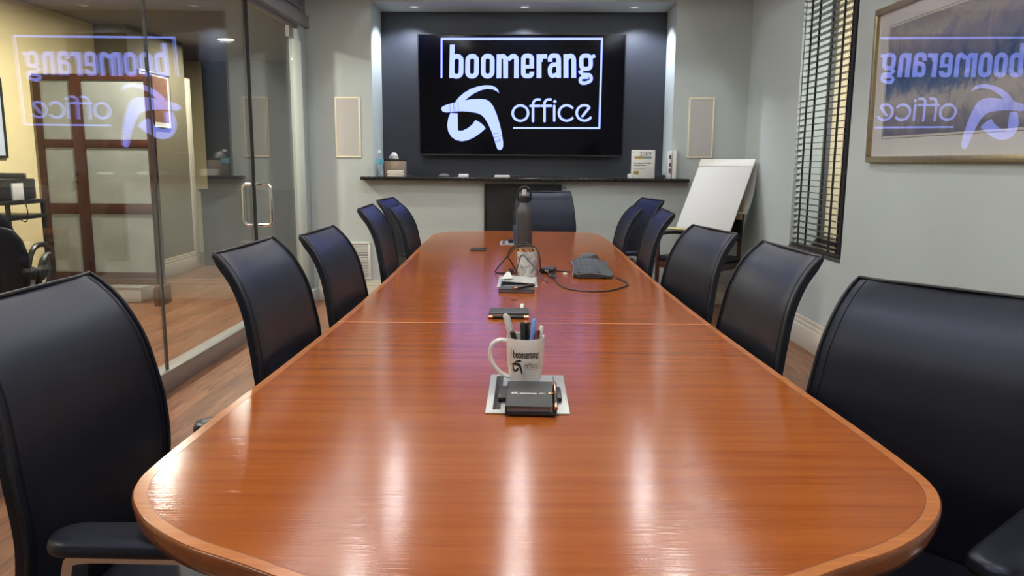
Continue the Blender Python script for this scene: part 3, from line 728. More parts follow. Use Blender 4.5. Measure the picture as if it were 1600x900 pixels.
# plaque with writing
def textobj(s, size, loc, mt, parent, rot=(R(90), 0, 0), name='lettering', sx=1.0, bold=0.0, ext=0.0003):
    c = bpy.data.curves.new(name, 'FONT'); c.body = s; c.size = size; c.extrude = ext; c.offset = bold
    c.resolution_u = 3
    t = bpy.data.objects.new(name + '_tmp', c)
    COL.objects.link(t)
    dg = bpy.context.evaluated_depsgraph_get(); me = bpy.data.meshes.new_from_object(t.evaluated_get(dg))
    COL.objects.unlink(t); bpy.data.objects.remove(t)
    me.materials.clear(); me.materials.append(mt)
    o = bpy.data.objects.new(name, me); COL.objects.link(o); o.parent = parent; o.location = loc; o.rotation_euler = rot; o.scale = (sx, 1, 1)
    return o
pq = empty('award_plaque', (0.967, 6.795, SH), R(2), 'white award plaque reading 2009 standing on the shelf', 'plaque')
boxo('plaque_board', MWHITE, -0.102, 0.102, -0.005, 0.005, 0, 0.242, 0.002, pq)
boxo('gold_band', mat('plaque_gold', (0.45, 0.33, 0.05), 0.5), -0.075, 0.0, -0.0062, -0.005, 0.168, 0.188, 0, pq)
boxo('grey_band', mat('plaque_grey', (0.25, 0.32, 0.38), 0.5), 0.0, 0.072, -0.0062, -0.005, 0.168, 0.188, 0, pq)
boxo('gold_square', mat('plaque_olive', (0.30, 0.24, 0.05), 0.5), -0.078, -0.036, -0.0062, -0.005, 0.034, 0.062, 0, pq)
textobj('2009', 0.052, (-0.035, -0.006, 0.192), MINKG, pq, sx=1.0)
textobj('South Registry Area Voting', 0.0135, (-0.078, -0.006, 0.126), MINK, pq, bold=0.0003, sx=0.95)
textobj('Excellence Winners', 0.0135, (-0.078, -0.006, 0.107), MINK, pq, bold=0.0003, sx=0.95)
textobj('small business category', 0.010, (-0.078, -0.006, 0.080), MINKG, pq)
for sx in (-0.085, 0.085):
    for z_ in (0.015, 0.225): MB().box(sx - 0.004, sx + 0.004, -0.0065, -0.005, z_ - 0.004, z_ + 0.004).build('mount_screw', MCHR, pq)
hd = empty('brochure_tray', (1.12, 6.88, SH), 0, 'low clear and dark brochure tray between the plaque and the white binders', 'tray')
boxo('tray_base', mat('smoked_plastic', (0.02, 0.025, 0.04), 0.2), -0.05, 0.05, -0.05, 0.05, 0, 0.03, 0.003, hd)
boxo('tray_lip', MWATER, -0.05, 0.05, -0.054, -0.0505, 0, 0.05, 0, hd)
def binder(x, y, th, h, lab, rz, stripes):
    e = empty('binder', (x, y, SH), rz, lab, 'binder', None)
    boxo('cover', MWHITE, -th / 2, th / 2, -0.075, 0.075, 0, h, 0.002, e)
    boxo('pages', MPAPER, -th / 2 + 0.003, th / 2 - 0.003, 0.0755, 0.078, 0.005, h - 0.005, 0, e)
    if stripes:
        nv = mat('label_navy', (0.06, 0.08, 0.16), 0.6)
        for z0, z1 in ((0.045, 0.085), (0.10, 0.13), (0.165, 0.20)): MB().box(-th * 0.3, th * 0.3, -0.0762, -0.075, z0, z1).build('spine_label', nv, e)
binder(1.195, 6.82, 0.028, 0.235, 'thin white booklet with blue printed spine at the right end of the shelf', R(-4), True)
binder(1.240, 6.82, 0.036, 0.238, 'thick plain white binder at the right end of the shelf, outermost', R(-10), False)

# black panel below the shelf
bp_ = empty('display_board', (-0.068, YB - 0.022, 0.36), 0, 'flat black display board on the wall under the granite shelf behind the end chair', 'display')
boxo('board_face', MBLKM, -0.325, 0.325, 0, 0.02, 0.0, 0.675, 0.002, bp_)
m = MB()
for q in ((-0.33, 0.33, 0.675, 0.687), (-0.33, 0.33, -0.012, 0), (-0.337, -0.325, -0.012, 0.687), (0.325, 0.337, -0.012, 0.687)): m.box(q[0], q[1], -0.006, 0.02, q[2], q[3])
m.build('board_frame', MBLK, bp_)

# ---------------------------------------------------------------- watercolour on the right wall
_py0, _py1 = 4.452 - 7.155, 2.872 - 7.155
pc = framed('framed_watercolour', 'large gold framed blue and cream watercolour behind glass on the right wall', 'picture', (0, 0, 0), 0, 1.58, 0.815, 0.032, MFRAME, (0.125, 0.125, 0.105, 0.085), MART, 'artwork', mat('mat_board_white', (0.90, 0.89, 0.90), 0.85), 0.03, MPGLASS)
pc.matrix_world = RM @ Matrix.Translation((-0.001, (_py0 + _py1) / 2, 1.657)) @ Matrix.Rotation(R(90), 4, 'Z').inverted() @ Matrix.Rotation(R(0.5), 4, 'X')
inner = MB(); w2, h2 = 1.58 / 2 - 0.032 - 0.112, 0.815 / 2 - 0.032
for q in ((-w2, w2, h2 - 0.076, h2 - 0.0735), (-w2, w2, -h2 + 0.092, -h2 + 0.0945), (-w2, -w2 + 0.0025, -h2 + 0.092, h2 - 0.0735), (w2 - 0.0025, w2, -h2 + 0.092, h2 - 0.0735)): inner.box(q[0], q[1], -0.0118, -0.0100, q[2], q[3])
inner.build('mat_line', MFRAME, pc)

# ---------------------------------------------------------------- conference table
TT = 0.74
TA = math.atan(0.024)
tbl = empty('conference_table', (0.012, 1.2, 0), TA, 'long cherry wood conference table with rounded corners in the middle of the room', 'table')
tbl.rotation_euler.z = TA
def table_outline(inset=0.0):
    # local y from -0.40 (near end) to 4.43 (far end)
    Y0, Y1 = -0.395, 4.43; pts = []
    right = [(0.0, Y0), (0.16, Y0 + 0.012), (0.28, Y0 + 0.045), (0.385, Y0 + 0.10), (0.47, Y0 + 0.145), (0.545, Y0 + 0.205), (0.600, Y0 + 0.275), (0.628, Y0 + 0.345), (0.634, Y0 + 0.43),
             (0.628, 0.25), (0.612, 0.55), (0.598, 0.9), (0.588, 1.2), (0.580, 1.7), (0.580, 2.6), (0.588, 3.4), (0.586, 4.05), (0.575, 4.20), (0.54, 4.30), (0.47, 4.37), (0.33, 4.41), (0.16, 4.425), (0.0, Y1)]
    # smooth with catmull
    P = [Vector(p) for p in right]; q = []
    for i in range(len(P) - 1):
        a = P[i - 1] if i > 0 else Vector((-P[1].x, P[1].y)); b = P[i]; c = P[i + 1]
        d = P[i + 2] if i + 2 < len(P) else Vector((-P[-2].x, P[-2].y))
        for k in range(4):
            t = k / 4; q.append(0.5 * ((2 * b) + (c - a) * t + (2 * a - 5 * b + 4 * c - d) * t * t + (3 * b - a - 3 * c + d) * t ** 3))
    q.append(P[-1])
    full = q + [Vector((-p.x, p.y)) for p in reversed(q[1:-1])]
    if inset:
        n = len(full); out = []
        for i in range(n):
            t = (full[(i + 1) % n] - full[i - 1]).normalized(); out.append(full[i] + Vector((-t.y, t.x)) * inset)
        full = out
    return full
def ringz(ins, z): return [(p.x, p.y, z) for p in table_outline(ins)]
m = MB(); m.loft([ringz(0.06, TT - 0.040), ringz(0.014, TT - 0.040), ringz(0.008, TT - 0.037), ringz(0.003, TT - 0.024), ringz(0.0, TT - 0.008), ringz(0.0008, TT - 0.0025), ringz(0.0025, TT - 0.0006), ringz(0.004, TT - 0.0003)], False)
m.build('table_edge', MEDGE, tbl, ang=60)
m = MB(); a = m.ring(ringz(0.0035, TT)); b = m.ring(ringz(0.022, TT)); c = m.ring(ringz(0.022, TT - 0.036)); d = m.ring(ringz(0.0035, TT - 0.002))
m.quadstrip(a, b); m.quadstrip(b, c); m.quadstrip(c, d); m.quadstrip(d, a)
m.build('table_border', MBAND, tbl, smooth=False)
m = MB(); a = m.ring(ringz(0.0225, TT)); b = m.ring(ringz(0.0225, TT - 0.036)); m.quadstrip(a, b); m.bm.faces.new(a); m.bm.faces.new(list(reversed(b)))
m.build('tabletop', MTABLE, tbl, smooth=False)
m = MB(); a = m.ring(ringz(0.0217, TT + 0.0002)); b = m.ring(ringz(0.0226, TT + 0.0002)); m.quadstrip(a, b); m.build('inlay_line', MGROOVED, tbl, smooth=False)
boxo('seam_strip', MGROOVE, -0.585, 0.585, 1.180, 1.184, TT - 0.03, TT + 0.0004, 0, tbl)
for y_ in (0.50, 2.10, 3.86):
    m = MB(); m.box(-0.06, 0.06, y_ - 0.06, y_ + 0.06, 0.05, TT - 0.04, 0.01); m.box(-0.09, 0.09, y_ - 0.075, y_ + 0.075, 0.0, 0.05, 0.012); m.box(-0.25, 0.25, y_ - 0.05, y_ + 0.05, TT - 0.075, TT - 0.041, 0.004)
    m.build('pedestal', MEDGE, tbl)

# ---------------------------------------------------------------- leather conference chairs
CH = 'black leather conference chairs around the table'
PROF = [(-0.215, 0.44), (-0.222, 0.50), (-0.218, 0.56), (-0.212, 0.62), (-0.213, 0.67), (-0.219, 0.73), (-0.229, 0.79), (-0.241, 0.85), (-0.259, 0.90), (-0.283, 0.945), (-0.312, 0.98), (-0.335, 1.0)]
def back_w(s): return 0.240 + 0.010 * min(1, s / 0.45) if s < 0.45 else 0.250 - 0.045 * ((s - 0.45) / 0.55) ** 1.15
def back_sections(off_front=0.0, nseg=10, th=0.028, grow=0.0):
    P = [Vector((x, 0, z)) for x, z in PROF]; q = []
    for i in range(len(P) - 1):
        a = P[max(i - 1, 0)]; b = P[i]; c = P[i + 1]; d = P[min(i + 2, len(P) - 1)]
        for k in range(3):
            t = k / 3; q.append(0.5 * ((2 * b) + (c - a) * t + (2 * a - 5 * b + 4 * c - d) * t * t + (3 * b - a - 3 * c + d) * t ** 3))
    q.append(P[-1]); return q
def make_chair():
    e = empty('conference_chair', (0, 0, 0))
    q = back_sections(); n = len(q); rings = []; edge = {1: [], -1: []}
    for i, p in enumerate(q):
        t = (q[min(i + 1, n - 1)] - q[max(i - 1, 0)]).normalized(); nr = Vector((t.z, 0, -t.x))   # forward normal
        s = i / (n - 1); wv = back_w(s); th = 0.030 if s < 0.9 else 0.030 - 0.010 * (s - 0.9) / 0.1
        pts = []
        m_ = 12
        for k in range(m_ + 1):      # front face with a shallow hollow
            v = -1 + 2 * k / m_
            cx = 0.010 * (v * v) * (1 if s < 0.85 else 1)
            rnd = 0.006 if abs(v) == 1 else 0
            pts.append(p + nr * (cx - rnd) + Vector((0, v * wv, 0)))
        for k in range(m_ + 1):
            v = 1 - 2 * k / m_
            cx = 0.010 * (v * v)
            rnd = 0.006 if abs(v) == 1 else 0
            pts.append(p + nr * (cx - th + rnd) + Vector((0, v * wv, 0)))
        rings.append(pts)
        for sg in (1, -1): edge[sg].append(p + nr * 0.006 + Vector((0, sg * (wv + 0.0005), 0)))
    m = MB(); m.loft(rings, True)
    bk = m.build('backrest', MLEA, e, ang=50)
    # piping runs up one edge, along the top and down the other
    top = [q[-1] + Vector((0.002, v * back_w(1.0), 0.003 + 0.0)) + Vector((0.010 * v * v * 0.6, 0, 0)) for v in [1 - 2 * k / 10 for k in range(11)]]
    MB().tube(edge[1] + top[1:-1] + list(reversed(edge[-1])), 0.0040, 8).build('piping', MPIP, bk)
    # stitched band set in from each side edge
    for sg in (1, -1):
        path = []
        for i, p in enumerate(q[:-1]):
            t = (q[min(i + 1, n - 1)] - q[max(i - 1, 0)]).normalized(); nr = Vector((t.z, 0, -t.x))
            wv = back_w(i / (n - 1)); v = (wv - 0.022) / wv; path.append(p + nr * (0.0085 * v * v + 0.0003) + Vector((0, sg * (wv - 0.022), 0)))
        MB().tube(path, 0.0009, 5).build('stitch_line', MPIP, bk)
    # seat
    m = MB(); rings = []
    for x, zt, hw in ((-0.205, 0.470, 0.20), (-0.195, 0.482, 0.225), (-0.10, 0.478, 0.235), (0.05, 0.480, 0.238), (0.17, 0.482, 0.235), (0.225, 0.474, 0.228), (0.245, 0.455, 0.215)):
        r_ = []
        for k in range(13): v = -1 + 2 * k / 12; r_.append((x, v * hw, zt - 0.018 * abs(v) ** 6 - 0.004 * (1 - v * v)))
        for k in range(13): v = 1 - 2 * k / 12; r_.append((x, v * hw * 0.96, zt - 0.062 + 0.012 * abs(v) ** 6 + (0.02 if x > 0.22 else 0)))
        rings.append(r_)
    st_ = m.loft(rings).build('seat', MLEA, e, ang=50)
    m = MB(); m.tube([(-0.19, -0.236, 0.462), (0.0, -0.239, 0.460), (0.20, -0.233, 0.458), (0.246, -0.20, 0.452), (0.250, 0, 0.450), (0.246, 0.20, 0.452), (0.20, 0.233, 0.458), (0, 0.239, 0.460), (-0.19, 0.236, 0.462)], 0.005, 6, sub=3)
    m.build('piping', MPIP, st_)
    # arms
    for sg in (1, -1):
        y_ = 0.262 * sg; m = MB()
        path = [(-0.10, 0.262 * sg - 0.03 * sg, 0.435), (-0.118, y_, 0.47), (-0.125, y_, 0.55), (-0.118, y_, 0.612), (-0.100, y_, 0.632), (0.0, y_, 0.634), (0.10, y_, 0.632), (0.135, y_, 0.615), (0.148, y_, 0.585), (0.135, y_, 0.50), (0.115, y_, 0.46), (0.10, y_ - 0.03 * sg, 0.435)]
        P2 = [Vector(p_) for p_ in path]; q2 = []
        for i in range(len(P2) - 1):
            a = P2[max(i - 1, 0)]; b = P2[i]; c = P2[i + 1]; d = P2[min(i + 2, len(P2) - 1)]
            for k in range(4):
                t = k / 4; q2.append(0.5 * ((2 * b) + (c - a) * t + (2 * a - 5 * b + 4 * c - d) * t * t + (3 * b - a - 3 * c + d) * t ** 3))
        q2.append(P2[-1]); rings = []
        for i, p_ in enumerate(q2):
            t = (q2[min(i + 1, len(q2) - 1)] - q2[max(i - 1, 0)]); t.y = 0; t.normalize(); nr = Vector((t.z, 0, -t.x)); wy = Vector((0, 0.025, 0))
            rings.append([p_ + nr * 0.008 + wy, p_ + nr * 0.008 - wy, p_ - nr * 0.008 - wy, p_ - nr * 0.008 + wy])
        m.loft(rings)
        af = m.build('arm_frame', MAL, e, ang=40)
        out = [(-0.112 + 0.042 * math.cos(R(a_)), 0.042 * math.sin(R(a_))) for a_ in range(90, 271, 18)] + [(0.12 + 0.042 * math.cos(R(a_)), 0.042 * math.sin(R(a_))) for a_ in range(-90, 91, 18)]
        m = MB(); rg = []
        for sc_, z_ in ((0.86, 0.641), (0.98, 0.643), (1.0, 0.648), (0.98, 0.656), (0.90, 0.663), (0.60, 0.667)):
            rg.append([(0.0075 + (x_ - 0.0075) * (1 - (1 - sc_) * 0.3), yy_ * sc_ + y_, z_) for x_, yy_ in out])
        m.loft(rg).build('arm_pad', MLEA, af, ang=60)
    m = MB(); m.box(-0.12, 0.12, -0.235, 0.235, 0.405, 0.425, 0.004); m.box(-0.09, 0.09, -0.07, 0.07, 0.365, 0.405, 0.008)
    m.box(-0.235, -0.09, -0.03, 0.03, 0.40, 0.42, 0.003); m.box(-0.262, -0.240, -0.03, 0.03, 0.40, 0.56, 0.004)
    m.build('seat_mechanism', MBLK, e)
    MB().lathe([(0.028, 0.10), (0.028, 0.24), (0.016, 0.245), (0.016, 0.37)], 16).build('gas_column', MBLK, e)
    m = MB(); m.lathe([(0.040, 0.075), (0.042, 0.085), (0.040, 0.12), (0.030, 0.125)], 18)
    for k in range(5):
        a_ = 2 * PI * k / 5 + 0.3; d = Vector((math.cos(a_), math.sin(a_), 0)); s_ = Vector((-d.y, d.x, 0))
        rings = []
        for r_, hw, z0, z1 in ((0.03, 0.022, 0.078, 0.115), (0.15, 0.018, 0.070, 0.098), (0.265, 0.013, 0.062, 0.078)):
            c = d * r_; rings.append([c + s_ * hw + Vector((0, 0, z0)), c - s_ * hw + Vector((0, 0, z0)), c - s_ * hw * 0.6 + Vector((0, 0, z1)), c + s_ * hw * 0.6 + Vector((0, 0, z1))])
        m.loft(rings)
    m.build('star_base', MAL, e)
    for k in range(5):
        a_ = 2 * PI * k / 5 + 0.3; c = Vector((math.cos(a_) * 0.262, math.sin(a_) * 0.262, 0)); m = MB()
        for o_ in (-0.012, 0.012):
            mm = Matrix.Translation(c + Vector((-math.sin(a_), math.cos(a_), 0)) * o_ + Vector((0, 0, 0.028))) @ Matrix.Rotation(a_, 4, 'Z') @ Matrix.Rotation(R(90), 4, 'X')
            b2 = MB(); b2.lathe([(0.020, -0.008), (0.028, -0.006), (0.028, 0.006), (0.020, 0.008)], 16); b2.xf(mm)
            me = bpy.data.meshes.new('t'); b2.bm.to_mesh(me); b2.bm.free(); m.bm.from_mesh(me); bpy.data.meshes.remove(me)
        m.tube([c + Vector((0, 0, 0.028)), c + Vector((0, 0, 0.068))], 0.007, 8)
        m.build('caster', MBLK, e)
    return e
chair = make_chair()
# (top centre x, y, facing angle, top z, label)
chairs = [
    (-0.926, 1.378, 0, 1.0, 'black leather conference chair nearest the viewer on the left side with its armrest showing'),
    (-0.771, 2.065, -1, 1.01, 'black leather conference chair second from the viewer on the left side'),
    (-0.775, 2.790, -1, 0.985, 'black leather conference chair third from the viewer on the left side'),
    (-0.793, 3.700, 3, 1.02, 'black leather conference chair fourth on the left side, left of the two overlapping farther backs'),
    (-0.812, 4.610, 0, 0.975, 'black leather conference chair fifth on the left side, front one of the far pair'),
    (-0.995, 5.300, -5, 0.98, 'black leather conference chair farthest on the left side, pulled away from the table'),
    (0.893, 1.620, 221, 0.980, 'black leather conference chair at the near right corner turned toward the viewer'),
    (0.745, 2.215, 184, 0.998, 'black leather conference chair second from the viewer on the right side'),
    (0.730, 3.080, 191, 0.978, 'black leather conference chair third on the right side in front of the flip chart'),
    (0.685, 3.860, 178, 1.0, 'black leather conference chair fourth on the right side with a narrow view of its back'),
    (0.657, 4.780, 180, 0.963, 'low black leather conference chair fifth on the right side beside the keyboard'),
    (0.862, 5.500, 193, 0.983, 'black leather conference chair farthest on the right side near the end wall'),
    (0.112, 6.285, -90, 1.0, 'black leather conference chair at the far end of the table facing the viewer'),
]
for i, (x, y, a, zt, lab) in enumerate(chairs):
    o = chair if i == 0 else copy_tree(chair)
    a = R(a); o.location = (x + 0.335 * math.cos(a), y + 0.335 * math.sin(a), 0); o.rotation_euler = (0, 0, a)
    tag(o, lab, 'chair', CH)
    # gas lift: raise everything above the column
    dz = zt - 1.0
    if abs(dz) > 1e-4:
        for c in kids(o):
            if c.name.split('.')[0] in ('backrest', 'seat', 'arm_frame', 'seat_mechanism', 'gas_column'): c.location.z += dz if c.name.split('.')[0] != 'gas_column' else dz * 0.5
# chairs in the room beyond the glass
def office_chair(x, y, rz, sc_, lab):
    e = empty('office_chair', (x, y, 0), rz, lab, 'chair', 'black office chairs beyond the glass')
    m = MB(); rings = []
    for z_, hw, dx, th in ((0.46, 0.20, 0.0, 0.05), (0.52, 0.25, 0.0, 0.07), (0.65, 0.27, -0.01, 0.09), (0.78, 0.27, -0.02, 0.085), (0.88, 0.25, -0.04, 0.07), (0.94, 0.22, -0.06, 0.05), (0.965, 0.17, -0.07, 0.02)):
        rings.append([(dx + th / 2 * (1 if abs(math.sin(t)) > 2 else math.copysign(abs(math.cos(t)) ** 0.5, math.cos(t))) - 0.24, hw * math.copysign(abs(math.sin(t)) ** 0.6, math.sin(t)), z_ * sc_) for t in [2 * PI * k / 20 for k in range(20)]])
    m.loft(rings).build('backrest', MLEA, e, ang=60)
    m = MB(); rings = []
    for z_, s_ in ((0.40, 0.85), (0.42, 0.98), (0.47, 1.0), (0.50, 0.93), (0.505, 0.7)):
        rings.append([(s_ * 0.25 * math.copysign(abs(math.cos(t)) ** 0.5, math.cos(t)), s_ * 0.25 * math.copysign(abs(math.sin(t)) ** 0.5, math.sin(t)), z_) for t in [2 * PI * k / 24 for k in range(24)]])
    m.loft(rings).build('seat', MLEA, e, ang=60)
    for sg in (1, -1):
        MB().tube([(-0.18, 0.27 * sg, 0.42), (-0.17, 0.30 * sg, 0.60), (-0.08, 0.31 * sg, 0.67), (0.10, 0.31 * sg, 0.66), (0.17, 0.30 * sg, 0.58), (0.12, 0.26 * sg, 0.42)], 0.018, 8, sub=4).build('arm', MBLK, e)
    MB().lathe([(0.03, 0.08), (0.03, 0.41)], 12).build('gas_column', MBLK, e)
    m = MB()
    for k in range(5):
        a_ = 2 * PI * k / 5; m.tube([(0, 0, 0.09), (0.28 * math.cos(a_), 0.28 * math.sin(a_), 0.06), (0.28 * math.cos(a_), 0.28 * math.sin(a_), 0.0)], 0.018, 8)
    m.build('star_base', MBLK, e)
office_chair(-3.15, 4.38, R(112), 0.90, 'rounded black leather office chair beyond the glass at the left edge')
office_chair(-3.56, 4.98, R(104), 0.955, 'taller black office chair beyond the glass nearer the mahogany screen')

# ---------------------------------------------------------------- wooden arm chair with flip chart pad
FA = Vector((1.055, 6.42, 0)); FB = Vector((1.44, 6.07, 0)); FD = Vector((0.33, 0.36, 0)) * 0.92
ctr = (FA + FB) / 2 + FD / 2; ang_ = math.atan2((FB - FA).y, (FB - FA).x)
gc = empty('wooden_armchair', (ctr.x, ctr.y, 0), ang_, 'mahogany armchair with black seat in the far right corner holding the flip chart', 'chair')
hw, hd_ = 0.255, 0.225   # local x = width, local y = depth (back at +y)
for sx in (-1, 1):
    MB().tube([(sx * hw, -hd_, 0.0), (sx * hw, -hd_, 0.30), (sx * hw, -hd_ - 0.004, 0.60), (sx * hw, -hd_ + 0.015, 0.645)], lambda t: 0.016 + 0.006 * t, 8).build('front_leg', MMAHO, gc)
    MB().tube([(sx * (hw - 0.02), hd_ + 0.04, 0.0), (sx * (hw - 0.02), hd_, 0.40), (sx * (hw - 0.02), hd_ + 0.03, 0.88)], 0.018, 8).build('rear_leg', MMAHO, gc)
    MB().tube([(sx * hw, -hd_ - 0.01, 0.640), (sx * (hw + 0.01), -hd_ + 0.10, 0.660), (sx * (hw + 0.01), 0.05, 0.655), (sx * (hw - 0.02), hd_ + 0.01, 0.635)], 0.020, 10, sub=4, flat=(1.2, 0.8)).build('arm', MBLK, gc)
m = MB()
m.box(-hw, hw, -hd_ - 0.01, -hd_ + 0.012, 0.385, 0.435, 0.003); m.box(-hw, hw, hd_ - 0.01, hd_ + 0.012, 0.385, 0.435, 0.003)
m.box(-hw - 0.01, -hw + 0.012, -hd_, hd_, 0.385, 0.435, 0.003); m.box(hw - 0.012, hw + 0.01, -hd_, hd_, 0.385, 0.435, 0.003)
m.build('seat_rail', MMAHO, gc)
MB().box(-hw + 0.005, hw - 0.005, -hd_ - 0.01, hd_ - 0.02, 0.437, 0.485, 0.018).build('seat', MLEA, gc)
m = MB(); m.box(-hw + 0.01, hw - 0.01, hd_ - 0.005, hd_ + 0.03, 0.60, 0.86, 0.012); m.build('backrest', MLEA, gc)
# flip chart pad
BL = Vector((1.207, 6.45, 0.712)); BR = Vector((1.575, 6.13, 0.712)); TL = Vector((1.467 - 0.012, 6.75 - 0.015, 1.275))
wv = (BR - BL); hv = (TL - BL); wn_ = wv.normalized(); hn = hv.normalized(); nn = wn_.cross(hn).normalized()
if nn.y > 0: nn = -nn
fm = Matrix((wn_, hn, nn)).transposed().to_4x4(); fm.translation = BL
PWd, PH = wv.length, hv.length
fc = empty('flip_chart', (0, 0, 0), 0, 'large white flip chart pad propped on the wooden armchair', 'flip chart'); fc.matrix_world = fm
boxo('pad', MPAPER, 0, PWd, 0, PH - 0.065, -0.010, 0.0, 0.001, fc)
m = MB()
prof = [(-0.014, PH - 0.075), (0.004, PH - 0.075), (0.006, PH - 0.068), (0.006, PH - 0.012), (0.0, PH - 0.002), (-0.008, PH), (-0.016, PH - 0.006)]
m.loft([[(x_, y_, z_) for z_, y_ in prof] for x_ in (-0.001, PWd + 0.001)]).build('binding_flap', mat('flap_paper', (0.74, 0.73, 0.70), 0.6), fc)
# cardboard stand leaf and flipped sheets behind
boxo('backing_board', MCARD, 0.004, PWd - 0.004, -0.022, PH - 0.03, -0.016, -0.0105, 0, fc)
boxo('bottom_strip', mat('strip_gold', (0.50, 0.42, 0.20), 0.5), -0.07, PWd * 0.5, -0.020, -0.002, -0.014, 0.002, 0.002, fc)
m = MB(); rg = []
for t_ in range(8):
    s = t_ / 7; dz = -0.02 - 0.115 * s - 0.05 * math.sin(PI * s); y_ = PH - 0.02 - 0.42 * s
    rg.append([(0.05, y_, dz), (PWd + 0.012, y_, dz), (PWd + 0.012, y_, dz - 0.003), (0.05, y_, dz - 0.003)])
m.loft(rg).build('turned_sheets', MPAPER, fc)
m = MB(); a0 = (PH * 0.9, -0.018); 
m.loft([[(0.03, PH * 0.72, -0.018), (PWd - 0.03, PH * 0.72, -0.018), (PWd - 0.03, PH * 0.72, -0.022), (0.03, PH * 0.72, -0.022)], [(0.03, 0.20, -0.165), (PWd - 0.03, 0.20, -0.165), (PWd - 0.03, 0.20, -0.169), (0.03, 0.20, -0.169)]]).build('easel_leaf', MCARD, fc)

# ---------------------------------------------------------------- things on the table
TZ = TT + 0.0005
# coffee mug
MX, MY = -0.008, 1.700
mug = empty('coffee_mug', (MX, MY, TZ + 0.0035), 0, 'white mug with black boomerang office logo standing on the near power plate', 'mug')
mprof = [(0.000, 0.0), (0.028, 0.0), (0.031, 0.003), (0.0345, 0.012), (0.0385, 0.030), (0.0415, 0.055), (0.0425, 0.080), (0.0430, 0.108), (0.0425, 0.110), (0.0405, 0.109), (0.0398, 0.080), (0.0385, 0.050), (0.034, 0.02), (0.026, 0.008), (0.0, 0.007)]
mprof = [(max(r_, 0.0005), z_) for r_, z_ in mprof]
MB().lathe(mprof, 48).build('mug_body', MCER, mug, ang=60)
MB().tube([(-0.041, 0, 0.098), (-0.058, 0, 0.100), (-0.074, 0, 0.090), (-0.080, 0, 0.068), (-0.074, 0, 0.046), (-0.058, 0, 0.026), (-0.040, 0, 0.016), (-0.033, 0, 0.018)], 0.0062, 12, sub=5, flat=(1.25, 0.8)).build('handle', MCER, mug)
def mugr(z):
    for (r0, z0), (r1, z1) in zip(mprof[1:8], mprof[2:9]):
        if z0 <= z <= z1: return r0 + (r1 - r0) * (z - z0) / (z1 - z0)
    return 0.043
def mugmap(u, v, off):
    z = 0.088 - v * 0.046; x = -0.0305 + u * 0.063; r_ = mugr(z) + 0.0005 + off; s_ = max(-0.98, min(0.98, x / r_)); a_ = math.asin(s_)
    return (math.sin(a_) * r_, -math.cos(a_) * r_, z)
Fm = []; 
for p0, p1 in (((155, 396), (155, 157)), ((150, 157), (320, 158)), ((1130, 163), (1128, 716)), ((602, 712), (1128, 713))):
    n_ = 10; Fm += stroke([(p0[0] + (p1[0] - p0[0]) * k / n_, p0[1] + (p1[1] - p0[1]) * k / n_) for k in range(n_ + 1)], 6)
logo_build(mugmap, [('mug_logo', W_ + B_, MINK, mug, 0.0), ('mug_logo_fine', O_ + Fm, MINKG, mug, 0.0)])
# pens in the mug
def pen(base, tip, r_, body, lab, capm=None, split=0.5, clip=None, cat='pen', name='pen', tip_r=None, grp=None):
    b = Vector(base); t = Vector(tip); d = t - b; L = d.length
    e = bpy.data.objects.new(name, None); COL.objects.link(e); e.location = b; e.rotation_euler = d.to_track_quat('Z', 'Y').to_euler(); e.empty_display_size = 0.02
    tag(e, lab, cat, grp)
    MB().lathe([(r_ * 0.2, 0), (r_ * 0.85, 0.012), (r_, 0.02), (r_, L * split)], 14).build('barrel', body, e)
    MB().lathe([(r_ * 1.05, L * split), (r_ * 1.05, L * 0.97), (r_ * (tip_r or 0.6), L)], 14).build('pen_cap', capm or body, e)
    if clip: MB().box(-0.0015, 0.0015, r_, r_ + 0.003, L * split + 0.004, L * 0.96, 0.0006).build('clip', clip, e)
    return e
mz = TZ + 0.0035 + 0.010
W0 = Vector((MX, MY, mz))
PWHT = mat('pen_white', (0.55, 0.54, 0.51), 0.35)
pen(W0 + Vector((-0.006, -0.010, 0)), W0 + Vector((-0.046, 0.0, 0.150)), 0.0062, PWHT, 'white stylus leaning left out of the mug, tallest of the pens', PWHT, 0.7, PWHT)
pen(W0 + Vector((0.004, -0.016, 0)), W0 + Vector((-0.030, -0.022, 0.116)), 0.0060, MBLK, 'black pen leaning left in the mug in front of the white stylus', MBLK, 0.6)
pen(W0 + Vector((-0.003, 0.012, 0)), W0 + Vector((-0.006, 0.010, 0.130)), 0.0062, MBLK, 'upright black pen in the middle of the mug', MBLK, 0.6, MBLK)
pen(W0 + Vector((0.012, 0.006, 0)), W0 + Vector((0.006, 0.018, 0.128)), 0.0052, MBLK, 'upright black pen with gold clip in the mug', MBLK, 0.6, MROSE)
pen(W0 + Vector((0.002, 0.003, 0)), W0 + Vector((0.020, 0.014, 0.137)), 0.0052, MBLUEP, 'blue pen leaning right in the mug', MBLUEP, 0.6)
pen(W0 + Vector((0.006, -0.010, 0)), W0 + Vector((0.028, -0.008, 0.116)), 0.0055, MBLK, 'dark pen with red band leaning right in the mug', mat('pen_red', (0.10, 0.02, 0.025), 0.4), 0.75)
pen(W0 + Vector((0.014, -0.002, 0)), W0 + Vector((0.036, 0.006, 0.122)), 0.0052, mat('pen_grey', (0.35, 0.35, 0.36), 0.3), 'grey pen leaning right in the mug, rightmost of the pens', MWHITE, 0.8)

